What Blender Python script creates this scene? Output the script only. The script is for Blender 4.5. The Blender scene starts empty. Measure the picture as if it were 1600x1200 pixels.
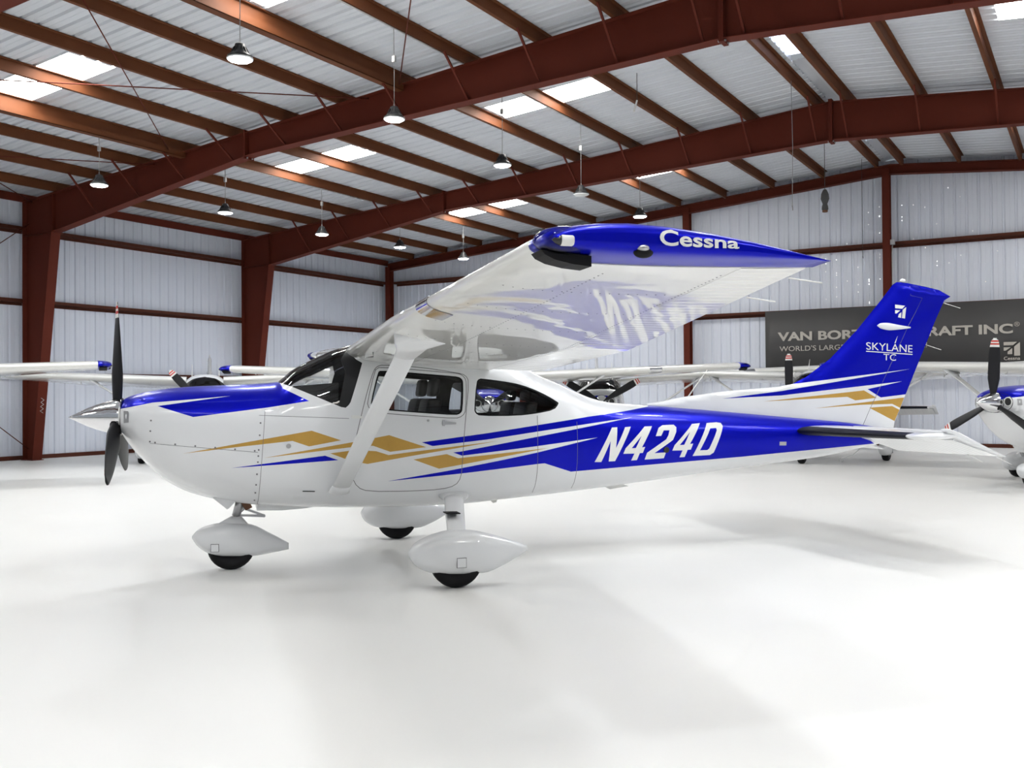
import bpy, bmesh, math, random
import numpy as np
from mathutils import Vector, Matrix
from mathutils.geometry import delaunay_2d_cdt

random.seed(7)
scene = bpy.context.scene
COL = scene.collection
PI = math.pi

# ------------------------------------------------------------------ camera, world, exposure
CAM_H = 1.48
yaw, pitch, roll = math.radians(30.634), math.radians(0.702), math.radians(-0.416)
fwd = Vector((-math.sin(yaw) * math.cos(pitch), math.cos(yaw) * math.cos(pitch), math.sin(pitch)))
rgt = Vector((math.cos(yaw), math.sin(yaw), 0))
upv = rgt.cross(fwd)
r2 = rgt * math.cos(roll) + upv * math.sin(roll)
u2 = -rgt * math.sin(roll) + upv * math.cos(roll)
cd = bpy.data.cameras.new('camera')
cd.sensor_width = 36.0
cd.lens = 36.0 * 1555.0 / 1600.0
cd.shift_y = -1.0 / 1600.0
cd.clip_end = 300
cam = bpy.data.objects.new('camera', cd)
COL.objects.link(cam)
cam.matrix_world = Matrix(((r2.x, u2.x, -fwd.x, 0), (r2.y, u2.y, -fwd.y, 0), (r2.z, u2.z, -fwd.z, CAM_H), (0, 0, 0, 1)))
scene.camera = cam

world = bpy.data.worlds.new('overcast_sky')
scene.world = world
world.use_nodes = True
bgn = world.node_tree.nodes['Background']
bgn.inputs[0].default_value = (0.86, 0.93, 1.0, 1)
bgn.inputs[1].default_value = 0.16

scene.view_settings.view_transform = 'Standard'
scene.view_settings.look = 'None'
scene.view_settings.exposure = 1.10
scene.view_settings.gamma = 1.0
scene.view_settings.use_curve_mapping = False
scene.cycles.use_denoising = True
scene.cycles.max_bounces = 6
scene.cycles.diffuse_bounces = 3
scene.cycles.glossy_bounces = 3
scene.cycles.use_adaptive_sampling = True
scene.cycles.adaptive_threshold = 0.08
scene.cycles.adaptive_min_samples = 16
scene.cycles.transmission_bounces = 4
scene.cycles.transparent_max_bounces = 10
scene.cycles.caustics_reflective = False
scene.cycles.caustics_refractive = False
LAMP_POWER = 120.0         # emission strength of a lamp lens
SKYLIGHT_POWER = 9.0

# hangar layout (camera stands at x = y = 0)
XL, XR = -22.72, 12.72    # inner faces of the side wall sheets
YB, YF = 29.34, -6.64     # back wall sheet, open front
BAY = 7.16
FRAMES = [22.0 - BAY * k for k in range(0, 4)]     # 22.0, 14.84, 7.68, 0.52
RIDGE_X = -4.95
SLOPE = 0.0845
def roof_z(x):            # underside of the roof sheet
    return 6.50 + SLOPE * (17.55 - abs(x - RIDGE_X))

# daylight from the open hangar front: a portal only guides sampling of the sky
pl = bpy.data.lights.new('door_portal', 'AREA')
pl.shape = 'RECTANGLE'; pl.size = XR - XL - 1.0; pl.size_y = 5.6
pl.cycles.is_portal = True
po = bpy.data.objects.new('door_portal', pl)
COL.objects.link(po)
po.location = ((XL + XR) / 2, YF + 0.02, 2.85)
po.rotation_euler = (math.radians(90), 0, 0)

# ------------------------------------------------------------------ materials
def mat(name, col, rough=0.5, metal=0.0, coat=0.0, spec=0.5, noise=0.0, nscale=4.0, bump=0.0, bscale=8.0, coat_rough=0.03, emit=None, estr=0.0, rvar=0.0):
    m = bpy.data.materials.new(name); m.use_nodes = True
    nt = m.node_tree; b = nt.nodes['Principled BSDF']
    b.inputs['Base Color'].default_value = (*col, 1)
    b.inputs['Roughness'].default_value = rough
    b.inputs['Metallic'].default_value = metal
    b.inputs['Coat Weight'].default_value = coat
    b.inputs['Coat Roughness'].default_value = coat_rough
    b.inputs['Specular IOR Level'].default_value = spec
    if emit:
        b.inputs['Emission Color'].default_value = (*emit, 1); b.inputs['Emission Strength'].default_value = estr
    if noise or bump or rvar:
        tc = nt.nodes.new('ShaderNodeTexCoord')
    if noise:
        n = nt.nodes.new('ShaderNodeTexNoise'); n.inputs['Scale'].default_value = nscale; n.inputs['Detail'].default_value = 4
        nt.links.new(tc.outputs['Object'], n.inputs['Vector'])
        r = nt.nodes.new('ShaderNodeMix'); r.data_type = 'RGBA'
        r.inputs[6].default_value = (*[c * (1 - noise) for c in col], 1)
        r.inputs[7].default_value = (*[min(1, c * (1 + noise)) for c in col], 1)
        nt.links.new(n.outputs['Fac'], r.inputs[0]); nt.links.new(r.outputs[2], b.inputs['Base Color'])
    if rvar:
        n3 = nt.nodes.new('ShaderNodeTexNoise'); n3.inputs['Scale'].default_value = 1.3
        nt.links.new(tc.outputs['Object'], n3.inputs['Vector'])
        mr = nt.nodes.new('ShaderNodeMapRange'); mr.inputs[3].default_value = rough - rvar; mr.inputs[4].default_value = rough + rvar
        nt.links.new(n3.outputs['Fac'], mr.inputs[0]); nt.links.new(mr.outputs[0], b.inputs['Roughness'])
    if bump:
        n2 = nt.nodes.new('ShaderNodeTexNoise'); n2.inputs['Scale'].default_value = bscale; n2.inputs['Detail'].default_value = 2
        nt.links.new(tc.outputs['Object'], n2.inputs['Vector'])
        bp = nt.nodes.new('ShaderNodeBump'); bp.inputs['Strength'].default_value = bump; bp.inputs['Distance'].default_value = 0.02
        nt.links.new(n2.outputs['Fac'], bp.inputs['Height']); nt.links.new(bp.outputs[0], b.inputs['Normal'])
        if coat: nt.links.new(bp.outputs[0], b.inputs['Coat Normal'])
    return m
def glass(name, tint, ior=1.45):
    m = bpy.data.materials.new(name); m.use_nodes = True
    nt = m.node_tree; nt.nodes.clear()
    o = nt.nodes.new('ShaderNodeOutputMaterial'); mx = nt.nodes.new('ShaderNodeMixShader')
    t = nt.nodes.new('ShaderNodeBsdfTransparent'); t.inputs[0].default_value = (*tint, 1)
    g = nt.nodes.new('ShaderNodeBsdfGlossy'); g.inputs['Roughness'].default_value = 0.02
    fr = nt.nodes.new('ShaderNodeFresnel'); fr.inputs[0].default_value = ior
    nt.links.new(fr.outputs[0], mx.inputs[0]); nt.links.new(t.outputs[0], mx.inputs[1]); nt.links.new(g.outputs[0], mx.inputs[2])
    nt.links.new(mx.outputs[0], o.inputs[0])
    return m
M = dict(
    white=mat('white_gloss_paint', (0.74, 0.75, 0.765), 0.32, coat=0.6, noise=0.015, nscale=1.5),
    wingwhite=mat('white_wing_paint', (0.77, 0.77, 0.735), 0.30, coat=0.9, bump=0.10, bscale=2.2, coat_rough=0.02),
    blue=mat('royal_blue_metallic_paint', (0.0005, 0.003, 0.43), 0.30, metal=0.45, coat=0.15, spec=0.12, noise=0.06, nscale=60),
    gold=mat('gold_paint', (0.52, 0.305, 0.062), 0.38, metal=0.2, coat=0.15, spec=0.3, noise=0.05, nscale=40),
    black=mat('black_rubber', (0.006, 0.006, 0.007), 0.6, spec=0.2, noise=0.2, nscale=12),
    boot=mat('black_deicing_boot', (0.005, 0.006, 0.012), 0.5, spec=0.15, noise=0.15, nscale=8),
    blade=mat('black_propeller_paint', (0.008, 0.008, 0.010), 0.42, spec=0.3, noise=0.2, nscale=10),
    chrome=mat('polished_aluminium', (0.80, 0.80, 0.82), 0.09, metal=1.0, noise=0.02, nscale=3),
    metal=mat('grey_metal', (0.45, 0.45, 0.46), 0.35, metal=0.8, noise=0.06, nscale=9),
    seam=mat('dark_seam', (0.16, 0.16, 0.17), 0.6, noise=0.05),
    redtip=mat('red_tip_paint', (0.55, 0.03, 0.02), 0.4, noise=0.03),
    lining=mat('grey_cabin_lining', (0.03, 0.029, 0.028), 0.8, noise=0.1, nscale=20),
    seat=mat('charcoal_seat_leather', (0.028, 0.026, 0.025), 0.5, noise=0.12, nscale=25, bump=0.1, bscale=60),
    panelblk=mat('black_panel', (0.009, 0.009, 0.010), 0.45, spec=0.3, noise=0.1, nscale=30),
    brown=mat('brown_gear_boot', (0.13, 0.05, 0.02), 0.6, noise=0.15, nscale=30),
    grill=mat('dark_inlet', (0.02, 0.02, 0.02), 0.8, noise=0.1),
    window=glass('cabin_window', (0.78, 0.80, 0.80)),
    shield=glass('windshield', (0.90, 0.91, 0.91)),
    lens=glass('clear_lens', (0.93, 0.94, 0.96)),
    steel=mat('red_oxide_primer_steel', (0.115, 0.022, 0.012), 0.66, spec=0.15, noise=0.16, nscale=1.7, bump=0.05, bscale=30),
    purlin=mat('brown_primer_purlin', (0.135, 0.045, 0.017), 0.62, spec=0.2, noise=0.2, nscale=1.3),
    girt=mat('dark_brown_girt', (0.095, 0.030, 0.018), 0.66, spec=0.15, noise=0.15, nscale=1.5),
    roof=mat('galvanised_roof_sheet', (0.64, 0.665, 0.71), 0.50, metal=0.15, noise=0.05, nscale=1.1),
    wall=mat('white_wall_sheet', (0.77, 0.81, 0.90), 0.5, spec=0.3, noise=0.025, nscale=0.8),
    floor=mat('white_epoxy_floor', (0.83, 0.825, 0.805), 0.38, noise=0.02, nscale=0.35, rvar=0.08, spec=0.35),
    apron=mat('concrete_apron', (0.55, 0.54, 0.52), 0.9, noise=0.1, nscale=0.6),
    banner=mat('charcoal_vinyl_banner', (0.072, 0.070, 0.070), 0.6, noise=0.06, nscale=2.0, bump=0.12, bscale=3.0),
    bantext=mat('beige_banner_print', (0.52, 0.49, 0.44), 0.6, noise=0.03),
    lampblk=mat('black_lamp_housing', (0.02, 0.02, 0.022), 0.4, noise=0.1),
    lamprim=mat('clear_lamp_rim', (0.75, 0.77, 0.80), 0.2, noise=0.02),
    lamplens=mat('lit_lamp_lens', (0.9, 0.9, 0.9), 0.4, emit=(0.90, 0.95, 1.0), estr=LAMP_POWER),
    offlens=mat('unlit_lamp_lens', (0.75, 0.76, 0.75), 0.35, noise=0.02),
    cord=mat('grey_cord', (0.30, 0.30, 0.30), 0.6, noise=0.05),
    darkcord=mat('dark_cord', (0.05, 0.05, 0.05), 0.6, noise=0.05),
    conduit=mat('galvanised_conduit', (0.5, 0.5, 0.5), 0.4, metal=0.6, noise=0.05),
    skylight=mat('translucent_skylight_sheet', (0.8, 0.8, 0.78), 0.6, emit=(1.0, 0.98, 0.93), estr=SKYLIGHT_POWER, noise=0.04, nscale=1.5),
    ridgeglass=mat('ridge_vent_glazing', (0.5, 0.55, 0.7), 0.4, emit=(0.72, 0.80, 1.0), estr=1.6, noise=0.05),
    pinhole=mat('daylit_pinhole', (0.9, 0.9, 0.9), 0.5, emit=(1.0, 0.98, 0.95), estr=2.5),
    navred=mat('dark_lamp_glass', (0.03, 0.03, 0.035), 0.1, noise=0.05),
    offwhite=mat('white_plastic', (0.75, 0.75, 0.73), 0.4, noise=0.03),
)

# ------------------------------------------------------------------ mesh helpers
class MB:
    def __init__(s): s.v = []; s.f = []; s.sm = []
    def add(s, vs, fs, smooth=False):
        o = len(s.v); s.v += [tuple(p) for p in vs]; s.f += [tuple(i + o for i in f) for f in fs]; s.sm += [smooth] * len(fs); return s
    def box(s, a, b):
        x0, y0, z0 = a; x1, y1, z1 = b
        return s.add([(x0, y0, z0), (x1, y0, z0), (x1, y1, z0), (x0, y1, z0), (x0, y0, z1), (x1, y0, z1), (x1, y1, z1), (x0, y1, z1)],
                     [(0, 3, 2, 1), (4, 5, 6, 7), (0, 1, 5, 4), (1, 2, 6, 5), (2, 3, 7, 6), (3, 0, 4, 7)])
    def hexa(s, pts):     # 8 points: lower ring of 4, upper ring of 4
        return s.add(pts, [(0, 3, 2, 1), (4, 5, 6, 7), (0, 1, 5, 4), (1, 2, 6, 5), (2, 3, 7, 6), (3, 0, 4, 7)])
    def bar(s, p, q, w, h=None, up=(0, 0, 1)):
        h = h or w; p = Vector(p); q = Vector(q); d = (q - p).normalized(); u = Vector(up)
        if abs(d.dot(u)) > .98: u = Vector((1, 0, 0))
        a = d.cross(u).normalized(); b = a.cross(d)
        r = []
        for c in (p, q): r += [c - a * w / 2 - b * h / 2, c + a * w / 2 - b * h / 2, c + a * w / 2 + b * h / 2, c - a * w / 2 + b * h / 2]
        return s.hexa(r)
    def loft(s, rings, cap=True, smooth=True, closed=True):
        n = len(rings[0]); vs = [p for r in rings for p in r]; fs = []
        for i in range(len(rings) - 1):
            for j in range(n if closed else n - 1):
                k = (j + 1) % n; fs.append((i * n + j, i * n + k, (i + 1) * n + k, (i + 1) * n + j))
        s.add(vs, fs, smooth)
        if cap and closed:
            s.add(rings[0], [tuple(reversed(range(n)))]); s.add(rings[-1], [tuple(range(n))])
        return s
    def tube(s, pts, r, n=8, cap=True):
        pts = [Vector(p) for p in pts]; rr = r if isinstance(r, (list, tuple)) else [r] * len(pts); rings = []
        for i, p in enumerate(pts):
            d = (pts[min(i + 1, len(pts) - 1)] - pts[max(i - 1, 0)]).normalized()
            u = Vector((0, 0, 1)) if abs(d.z) < .95 else Vector((1, 0, 0))
            a = d.cross(u).normalized(); b = a.cross(d)
            rings.append([p + (a * math.cos(2 * PI * k / n) + b * math.sin(2 * PI * k / n)) * rr[i] for k in range(n)])
        return s.loft(rings, cap)
    def lathe(s, prof, o, axis='z', n=24, smooth=True):   # prof: (radius, along)
        rings = []
        for r, h in prof:
            ring = []
            for k in range(n):
                c, t = math.cos(2 * PI * k / n) * r, math.sin(2 * PI * k / n) * r
                ring.append((o[0] + c, o[1] + t, o[2] + h) if axis == 'z' else (o[0] + h, o[1] + c, o[2] + t) if axis == 'x' else (o[0] + t, o[1] + h, o[2] + c))
            rings.append(ring)
        return s.loft(rings, True, smooth)
    def prism(s, poly, f0, f1):   # poly 2D -> 3D by two maps
        n = len(poly); a = [f0(*p) for p in poly]; b = [f1(*p) for p in poly]
        s.add(a + b, [tuple(range(n))[::-1], tuple(range(n, 2 * n))] + [(i, (i + 1) % n, n + (i + 1) % n, n + i) for i in range(n)])
        return s
    def mesh(s, name):
        me = bpy.data.meshes.new(name); me.from_pydata(s.v, [], s.f)
        me.polygons.foreach_set('use_smooth', s.sm); me.update(); return me
    def build(s, name, m, parent=None, fix=True):
        me = s.mesh(name)
        if fix:
            bm = bmesh.new(); bm.from_mesh(me); bmesh.ops.remove_doubles(bm, verts=bm.verts, dist=1e-5)
            bmesh.ops.recalc_face_normals(bm, faces=bm.faces); bm.to_mesh(me); bm.free()
        return link(name, me, m, parent)
def link(name, me, m=None, parent=None):
    o = bpy.data.objects.new(name, me); COL.objects.link(o)
    if m is not None and not me.materials: me.materials.append(M[m] if isinstance(m, str) else m)
    if parent: o.parent = parent
    return o
def empty(name, loc=(0, 0, 0), rz=0.0, parent=None):
    o = bpy.data.objects.new(name, None); COL.objects.link(o); o.location = loc; o.rotation_euler = (0, 0, rz)
    o.empty_display_size = 0.2
    if parent: o.parent = parent
    return o
def tag(o, label, cat, group=None):
    o['label'] = label; o['category'] = cat
    if group: o['group'] = group
    return o
def struct(o, label=None):
    o['kind'] = 'structure'
    if label: o['label'] = label
    return o
def copy_tree(o, parent=None):
    c = o.copy(); COL.objects.link(c); c.parent = parent
    for ch in list(o.children): copy_tree(ch, c)
    return c
def inst(name, me, loc, parent, rz=0.0):
    o = bpy.data.objects.new(name, me); COL.objects.link(o); o.location = loc; o.rotation_euler = (0, 0, rz); o.parent = parent; return o
def text_mesh(body, size=1.0, bold=0.0, extrude=0.0, spacing=1.0):
    cu = bpy.data.curves.new('lettering', 'FONT'); cu.body = body; cu.size = size; cu.offset = bold; cu.extrude = extrude
    cu.space_character = spacing; cu.resolution_u = 4
    ob = bpy.data.objects.new('lettering', cu); COL.objects.link(ob)
    bpy.context.view_layer.update()
    me = bpy.data.meshes.new_from_object(ob.evaluated_get(bpy.context.evaluated_depsgraph_get()))
    bpy.data.objects.remove(ob); bpy.data.curves.remove(cu)
    me.materials.clear()
    return me
def fit_text(me, fn):
    """rescale text so its box becomes 0..1 x 0..1, then map every vertex by fn(u, v, depth)"""
    co = [v.co.copy() for v in me.vertices]
    x0 = min(c.x for c in co); x1 = max(c.x for c in co); y0 = min(c.y for c in co); y1 = max(c.y for c in co)
    for v, c in zip(me.vertices, co): v.co = fn((c.x - x0) / (x1 - x0), (c.y - y0) / (y1 - y0), c.z)
    me.update(); return me

def words_of(me, gapf=.30):
    """split a flat lettering mesh into one mesh per word (by gaps along its reading direction x)"""
    bm = bmesh.new(); bm.from_mesh(me); bm.verts.ensure_lookup_table()
    seen = set(); isl = []
    for v in bm.verts:
        if v.index in seen: continue
        st = [v]; grp = []; seen.add(v.index)
        while st:
            a = st.pop(); grp.append(a.index)
            for e in a.link_edges:
                b = e.other_vert(a)
                if b.index not in seen: seen.add(b.index); st.append(b)
        xs = [bm.verts[i].co.x for i in grp]; isl.append((min(xs), max(xs), grp))
    isl.sort(key=lambda q: q[0]); H = max(v.co.z for v in bm.verts) - min(v.co.z for v in bm.verts)
    words = []; end = None
    for a, b, g in isl:
        if end is None or a - end > gapf * H: words.append([]); end = b
        words[-1] += g; end = max(end, b)
    co = [v.co.copy() for v in bm.verts]; faces = [tuple(v.index for v in f.verts) for f in bm.faces]; bm.free(); out = []
    for w in words:
        s = set(w); mp = {i: k for k, i in enumerate(w)}
        m2 = bpy.data.meshes.new(me.name); m2.from_pydata([co[i] for i in w], [], [tuple(mp[i] for i in f) for f in faces if f[0] in s]); m2.update(); out.append(m2)
    return out

# ================================================================== THE HANGAR
floor = MB().box((XL - .3, YF - 0.4, -0.25), (XR + .3, YB + .3, 0.0)).build('floor', 'floor')
struct(floor, 'glossy white epoxy hangar floor')
apron = MB().box((-120, -160, -0.3), (120, YF - 0.4, -0.02)).build('floor', 'apron')
struct(apron, 'grey concrete apron outside the open hangar front')

# ---- corrugated sheets: profile over one panel width
PW = BAY / 8
def sheet_profile(w, n=3, h=0.034):
    p = w / n; pts = []
    for i in range(n):
        o = i * p; pts += [(o, 0), (o + p * .33, 0), (o + p * .36, .006), (o + p * .39, 0), (o + p * .72, 0), (o + p * .80, h), (o + p * .92, h)]
    return pts + [(w, 0)]
PROF = sheet_profile(PW)

ceiling = struct(empty('ceiling'), 'low-pitched hangar roof of galvanised ribbed sheets on brown purlins')
def roof_sheet(name, xa, xb, m):
    mb = MB(); vs = []; n = len(PROF)
    for x in (xa, xb): vs += [(x, y, h + roof_z(x)) for y, h in PROF]
    mb.add(vs, [(j, j + 1, n + j + 1, n + j) for j in range(n - 1)])
    me = mb.mesh(name); me.materials.append(M[m]); return me
XEL, XER = XL - .12, XR + .12
def mirx(x): return 2 * RIDGE_X - x
SKX = [(-16.92, -14.55), (-10.97, -8.50)]
full_l = roof_sheet('roof_panel', XEL, RIDGE_X - .18, 'roof'); full_r = roof_sheet('roof_panel', RIDGE_X + .18, XER, 'roof')
cuts_l = [(XEL, SKX[0][0]), (SKX[0][1], SKX[1][0]), (SKX[1][1], RIDGE_X - .18)]
seg_l = [roof_sheet('roof_panel', a, b, 'roof') for a, b in cuts_l]; sky_l = [roof_sheet('skylight_panel', a, b, 'skylight') for a, b in SKX]
cuts_r = [(mirx(b), mirx(a)) for a, b in cuts_l]
seg_r = [roof_sheet('roof_panel', a, b, 'roof') for a, b in cuts_r]; sky_r = [roof_sheet('skylight_panel', mirx(b), mirx(a), 'skylight') for a, b in SKX]
npan = 0
y0 = YB - BAY * 5 - .24 + .10
for k in range(42):
    yy = 22.0 - BAY * 4 + .0 + PW * k - .04
    if yy < YF - PW or yy > YB + .05: continue
    slot = k % 8
    if slot == 3 + 0:
        for me in seg_l + seg_r: inst('roof_panel', me, (0, yy, 0), ceiling)
        for me in sky_l + sky_r: inst('skylight_panel', me, (0, yy, 0), ceiling)
    else:
        inst('roof_panel', full_l, (0, yy, 0), ceiling); inst('roof_panel', full_r, (0, yy, 0), ceiling)
# ridge cap with glazed vents
rc = MB(); zr = roof_z(RIDGE_X - .18)
VENTS = [(17.3, 19.55), (25.6, 26.75), (10.2, 12.0), (3.0, 4.8)]
ys = [YF - PW] + sorted([v for a in VENTS for v in a]) + [YB + .1]
ridge_cap = None
for i in range(0, len(ys), 2):
    MB().add([(RIDGE_X - .22, ys[i], zr + .03), (RIDGE_X, ys[i], zr + .06), (RIDGE_X + .22, ys[i], zr + .03), (RIDGE_X - .22, ys[i + 1], zr + .03), (RIDGE_X, ys[i + 1], zr + .06), (RIDGE_X + .22, ys[i + 1], zr + .03)],
             [(0, 1, 4, 3), (1, 2, 5, 4)]).build('ridge_cap', 'roof', ceiling)
for a, b in VENTS:
    v = MB().box((RIDGE_X - .24, a, zr + .02), (RIDGE_X - .20, b, zr + .20)).box((RIDGE_X + .20, a, zr + .02), (RIDGE_X + .24, b, zr + .20)).build('ridge_vent', 'conduit', ceiling)
    n = max(2, round((b - a) / .55))
    for i in range(n):
        ya = a + (b - a) * i / n + .02; yb2 = a + (b - a) * (i + 1) / n - .03
        MB().box((RIDGE_X - .20, ya, zr + .15), (RIDGE_X + .20, yb2, zr + .17)).build('vent_pane', 'ridgeglass', v)

# ---- purlins: Z sections, one piece per bay
def zpurlin(L, h=.20, fl=.07, t=.006):
    mb = MB(); mb.box((-t, 0, 0), (t, L, h)); mb.box((-fl, 0, 0), (0, L, 2 * t)); mb.box((0, 0, h - 2 * t), (fl, L, h)); return mb
pm = zpurlin(BAY + .0).mesh('purlin'); pm.materials.append(M['purlin'])
PX = [-5.28 - 1.455 * k for k in range(12)] + [-4.62 + 1.455 * k for k in range(12)]
bays = [(22.0, 7.12)] + [(22.0 - BAY * (k + 1), BAY) for k in range(4)]
pm_end = zpurlin(7.06).mesh('purlin'); pm_end.materials.append(M['purlin'])
for x in PX:
    for (ya, L) in bays:
        inst('purlin', pm_end if L < BAY else pm, (x, ya, roof_z(x) - .202), ceiling)
# eave struts
for xs in (-22.52, 12.62):
    for (ya, L) in bays:
        MB().box((xs - .03, ya, 6.27), (xs + .03, ya + L, 6.46)).build('eave_strut', 'steel', ceiling)
# pipe struts doubled under two purlin lines in the braced bay
for x in (PX[8], PX[4]):
    for ya in (FRAMES[2],):
        z = roof_z(x) - .20
        MB().box((x - .10, ya + .05, z - .13), (x + .06, ya + BAY - .05, z - .12)).box((x + .05, ya + .05, z - .13), (x + .06, ya + BAY - .05, z)).box((x - .10, ya + .05, z - .13), (x - .09, ya + BAY - .05, z - .07)).build('strut_channel', 'purlin', ceiling)
# roof bracing rods
def rod(p, q, par=None): return MB().tube([p, q], .011, 6).build('brace_rod', 'steel', par or ceiling)
Y0, Y1 = FRAMES[2], FRAMES[1]
def rt(x): return roof_z(x) - .26
for a, b in ((-17.3, -11.2), (-11.9, -17.5), (-17.9, -22.3), (-22.3, -17.3), (-11.2, -5.2), (-5.2, -11.6)):
    rod((a, Y1, rt(a)), (b, Y0, rt(b)))

# ---- rigid frames
def lerp_tab(tab, x):
    for (a, va), (b, vb) in zip(tab, tab[1:]):
        if x <= b: return va + (vb - va) * (x - a) / (b - a)
    return tab[-1][1]
def ztop(x): return roof_z(x) - .215
DEPTH = [(0.0, 1.00), (1.1, .92), (7.6, .47), (8.0, .48), (17.55, .82)]     # distance from eave -> rafter depth
def zbot(x):
    d = 17.55 - abs(x - RIDGE_X); return ztop(x) - lerp_tab(DEPTH, d)
FW = .125
def make_frame(n, yf):
    root = struct(empty('trim_%d' % n, (0, yf, 0)), 'rust-red tapered steel portal frame spanning the hangar')
    for sgn in (-1, 1):
        X = (lambda x: x) if sgn < 0 else mirx
        xo = -22.50; xk = -21.40; xb = -22.14
        zk = zbot(xk)
        # column: web, outer flange, inner flange
        col = MB().prism([(xo, 0), (xb, 0), (xk, zk), (xk, ztop(xk)), (xo, ztop(xo))], lambda x, z: (X(x), -.006, z), lambda x, z: (X(x), .006, z)).build('column', 'steel', root)
        MB().prism([(xo - .012, 0), (xo, 0), (xo, ztop(xo)), (xo - .012, ztop(xo))], lambda x, z: (X(x), -FW, z), lambda x, z: (X(x), FW, z)).build('outer_flange', 'steel', col)
        MB().prism([(xb, 0), (xb + .014, 0), (xk + .014, zk), (xk, zk)], lambda x, z: (X(x), -FW, z), lambda x, z: (X(x), FW, z)).build('inner_flange', 'steel', col)
        MB().prism([(xo - .05, 0), (xb + .06, 0), (xb + .06, .02), (xo - .05, .02)], lambda x, z: (X(x), -FW - .02, z), lambda x, z: (X(x), FW + .02, z)).build('base_plate', 'steel', col)
        MB().prism([(xk - .006, zk), (xk + .006, zk), (xk + .006, ztop(xk)), (xk - .006, ztop(xk))], lambda x, z: (X(x), -FW * .8, z), lambda x, z: (X(x), FW * .8, z)).build('stiffener', 'steel', col)
        MB().prism([(xo, zk - .02), (xk, zk - .008), (xk, zk + .008), (xo, zk - .004)], lambda x, z: (X(x), -FW * .8, z), lambda x, z: (X(x), FW * .8, z)).build('stiffener', 'steel', col)
        # rafter
        xs = [xk, -18.0, -14.9, -14.5, -10.0, RIDGE_X]
        raf = MB().prism([(x, zbot(x)) for x in xs] + [(x, ztop(x)) for x in reversed(xs)], lambda x, z: (X(x), -.006, z), lambda x, z: (X(x), .006, z)).build('rafter', 'steel', root)
        MB().prism([(x, zbot(x) - .014) for x in xs] + [(x, zbot(x)) for x in reversed(xs)], lambda x, z: (X(x), -FW, z), lambda x, z: (X(x), FW, z)).build('lower_flange', 'steel', raf)
        MB().prism([(x, ztop(x) - .012) for x in [xo] + xs] + [(x, ztop(x)) for x in reversed([xo] + xs)], lambda x, z: (X(x), -FW, z), lambda x, z: (X(x), FW, z)).build('upper_flange', 'steel', raf)
        for x in (-15.05, RIDGE_X - .02):
            MB().prism([(x - .018, zbot(x) - .06), (x + .018, zbot(x) - .06), (x + .018, ztop(x) + .05), (x - .018, ztop(x) + .05)], lambda x, z: (X(x), -FW * 1.05, z), lambda x, z: (X(x), FW * 1.05, z)).build('splice_plate', 'steel', raf)
            for yy in (-.07, .07):
                MB().prism([(x - .045, zbot(x) - .05), (x + .045, zbot(x) - .05), (x + .045, zbot(x) - .025), (x - .045, zbot(x) - .025)], lambda x, z, yy=yy: (X(x), yy - .012, z), lambda x, z, yy=yy: (X(x), yy + .012, z)).build('bolt', 'conduit', raf)
        for k in range(12):
            px = PX[k] if sgn < 0 else PX[12 + k]
            if abs(px - RIDGE_X) > 16.2 or abs(px - RIDGE_X) < .2: continue
            for dy in (-.78, .78):
                MB().bar((px + .01, dy, roof_z(px) - .19), (px + .01, (-.02 if dy < 0 else .02), zbot(px) + .02), .035, .035).build('flange_brace', 'steel', root)
    return root
for i, yf in enumerate(FRAMES): make_frame(i + 1, yf)

# ---- walls of vertical ribbed sheets with girts
def wall_panel_mesh(za, zb, prof, axis, at, inward):
    mb = MB(); n = len(prof); vs = []
    for z in (0.02, None):
        for u, h in prof:
            zz = z if z is not None else za + (zb - za) * u / prof[-1][0]
            vs.append((at - inward * h, u, zz) if axis == 'y' else (u, at - inward * h, zz))
    mb.add(vs, [(j, j + 1, n + j + 1, n + j) for j in range(n - 1)]); me = mb.mesh('wall_panel'); me.materials.append(M['wall']); return me
def cgirt(parent, p, q, inward, z):
    """horizontal C girt from p to q, web flat, lips up at the inside"""
    (x0, y0), (x1, y1) = p, q
    mb = MB()
    if abs(x1 - x0) < 1e-6:
        a, b = sorted((x0, x0 + inward * .20)); f = x0 + inward * .20
        mb.box((a, y0, z - .006), (b, y1, z + .006)); mb.box((min(f, f - inward * .006), y0, z), (max(f, f - inward * .006), y1, z + .075)); mb.box((min(x0, x0 + inward * .006), y0, z - .075), (max(x0, x0 + inward * .006), y1, z))
    else:
        a, b = sorted((y0, y0 + inward * .20)); f = y0 + inward * .20
        mb.box((x0, a, z - .006), (x1, b, z + .006)); mb.box((x0, min(f, f - inward * .006), z), (x1, max(f, f - inward * .006), z + .075)); mb.box((x0, min(y0, y0 + inward * .006), z - .075), (x1, max(y0, y0 + inward * .006), z))
    return mb.build('girt', 'girt', parent)
GZ = [2.06, 3.84, 5.60]
wall_left = struct(empty('wall_left', (XL, 11, 0)), 'white ribbed metal side wall behind the parked airplanes')
wall_right = struct(empty('wall_right', (XR, 11, 0)), 'white ribbed metal wall on the far right of the hangar')
wall_back = struct(empty('wall_back', (0, YB, 0)), 'white ribbed metal end wall with the charcoal banner')
lm_ = wall_panel_mesh(6.52, 6.52, PROF, 'y', 0.0, 1); rm_ = wall_panel_mesh(6.52, 6.52, PROF, 'y', 0.0, -1)
for k in range(42):
    yy = YF + PW * k
    if yy > YB - .02: break
    inst('wall_panel', lm_, (0, yy - 11, 0), wall_left); inst('wall_panel', rm_, (0, yy - 11, 0), wall_right)
k = 0; x = XL
while x < XR - .01:
    me = wall_panel_mesh(roof_z(x) + .02, roof_z(x + PW) + .02, PROF, 'x', 0.0, -1)
    inst('wall_panel', me, (x, 0, 0), wall_back); x += PW
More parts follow.
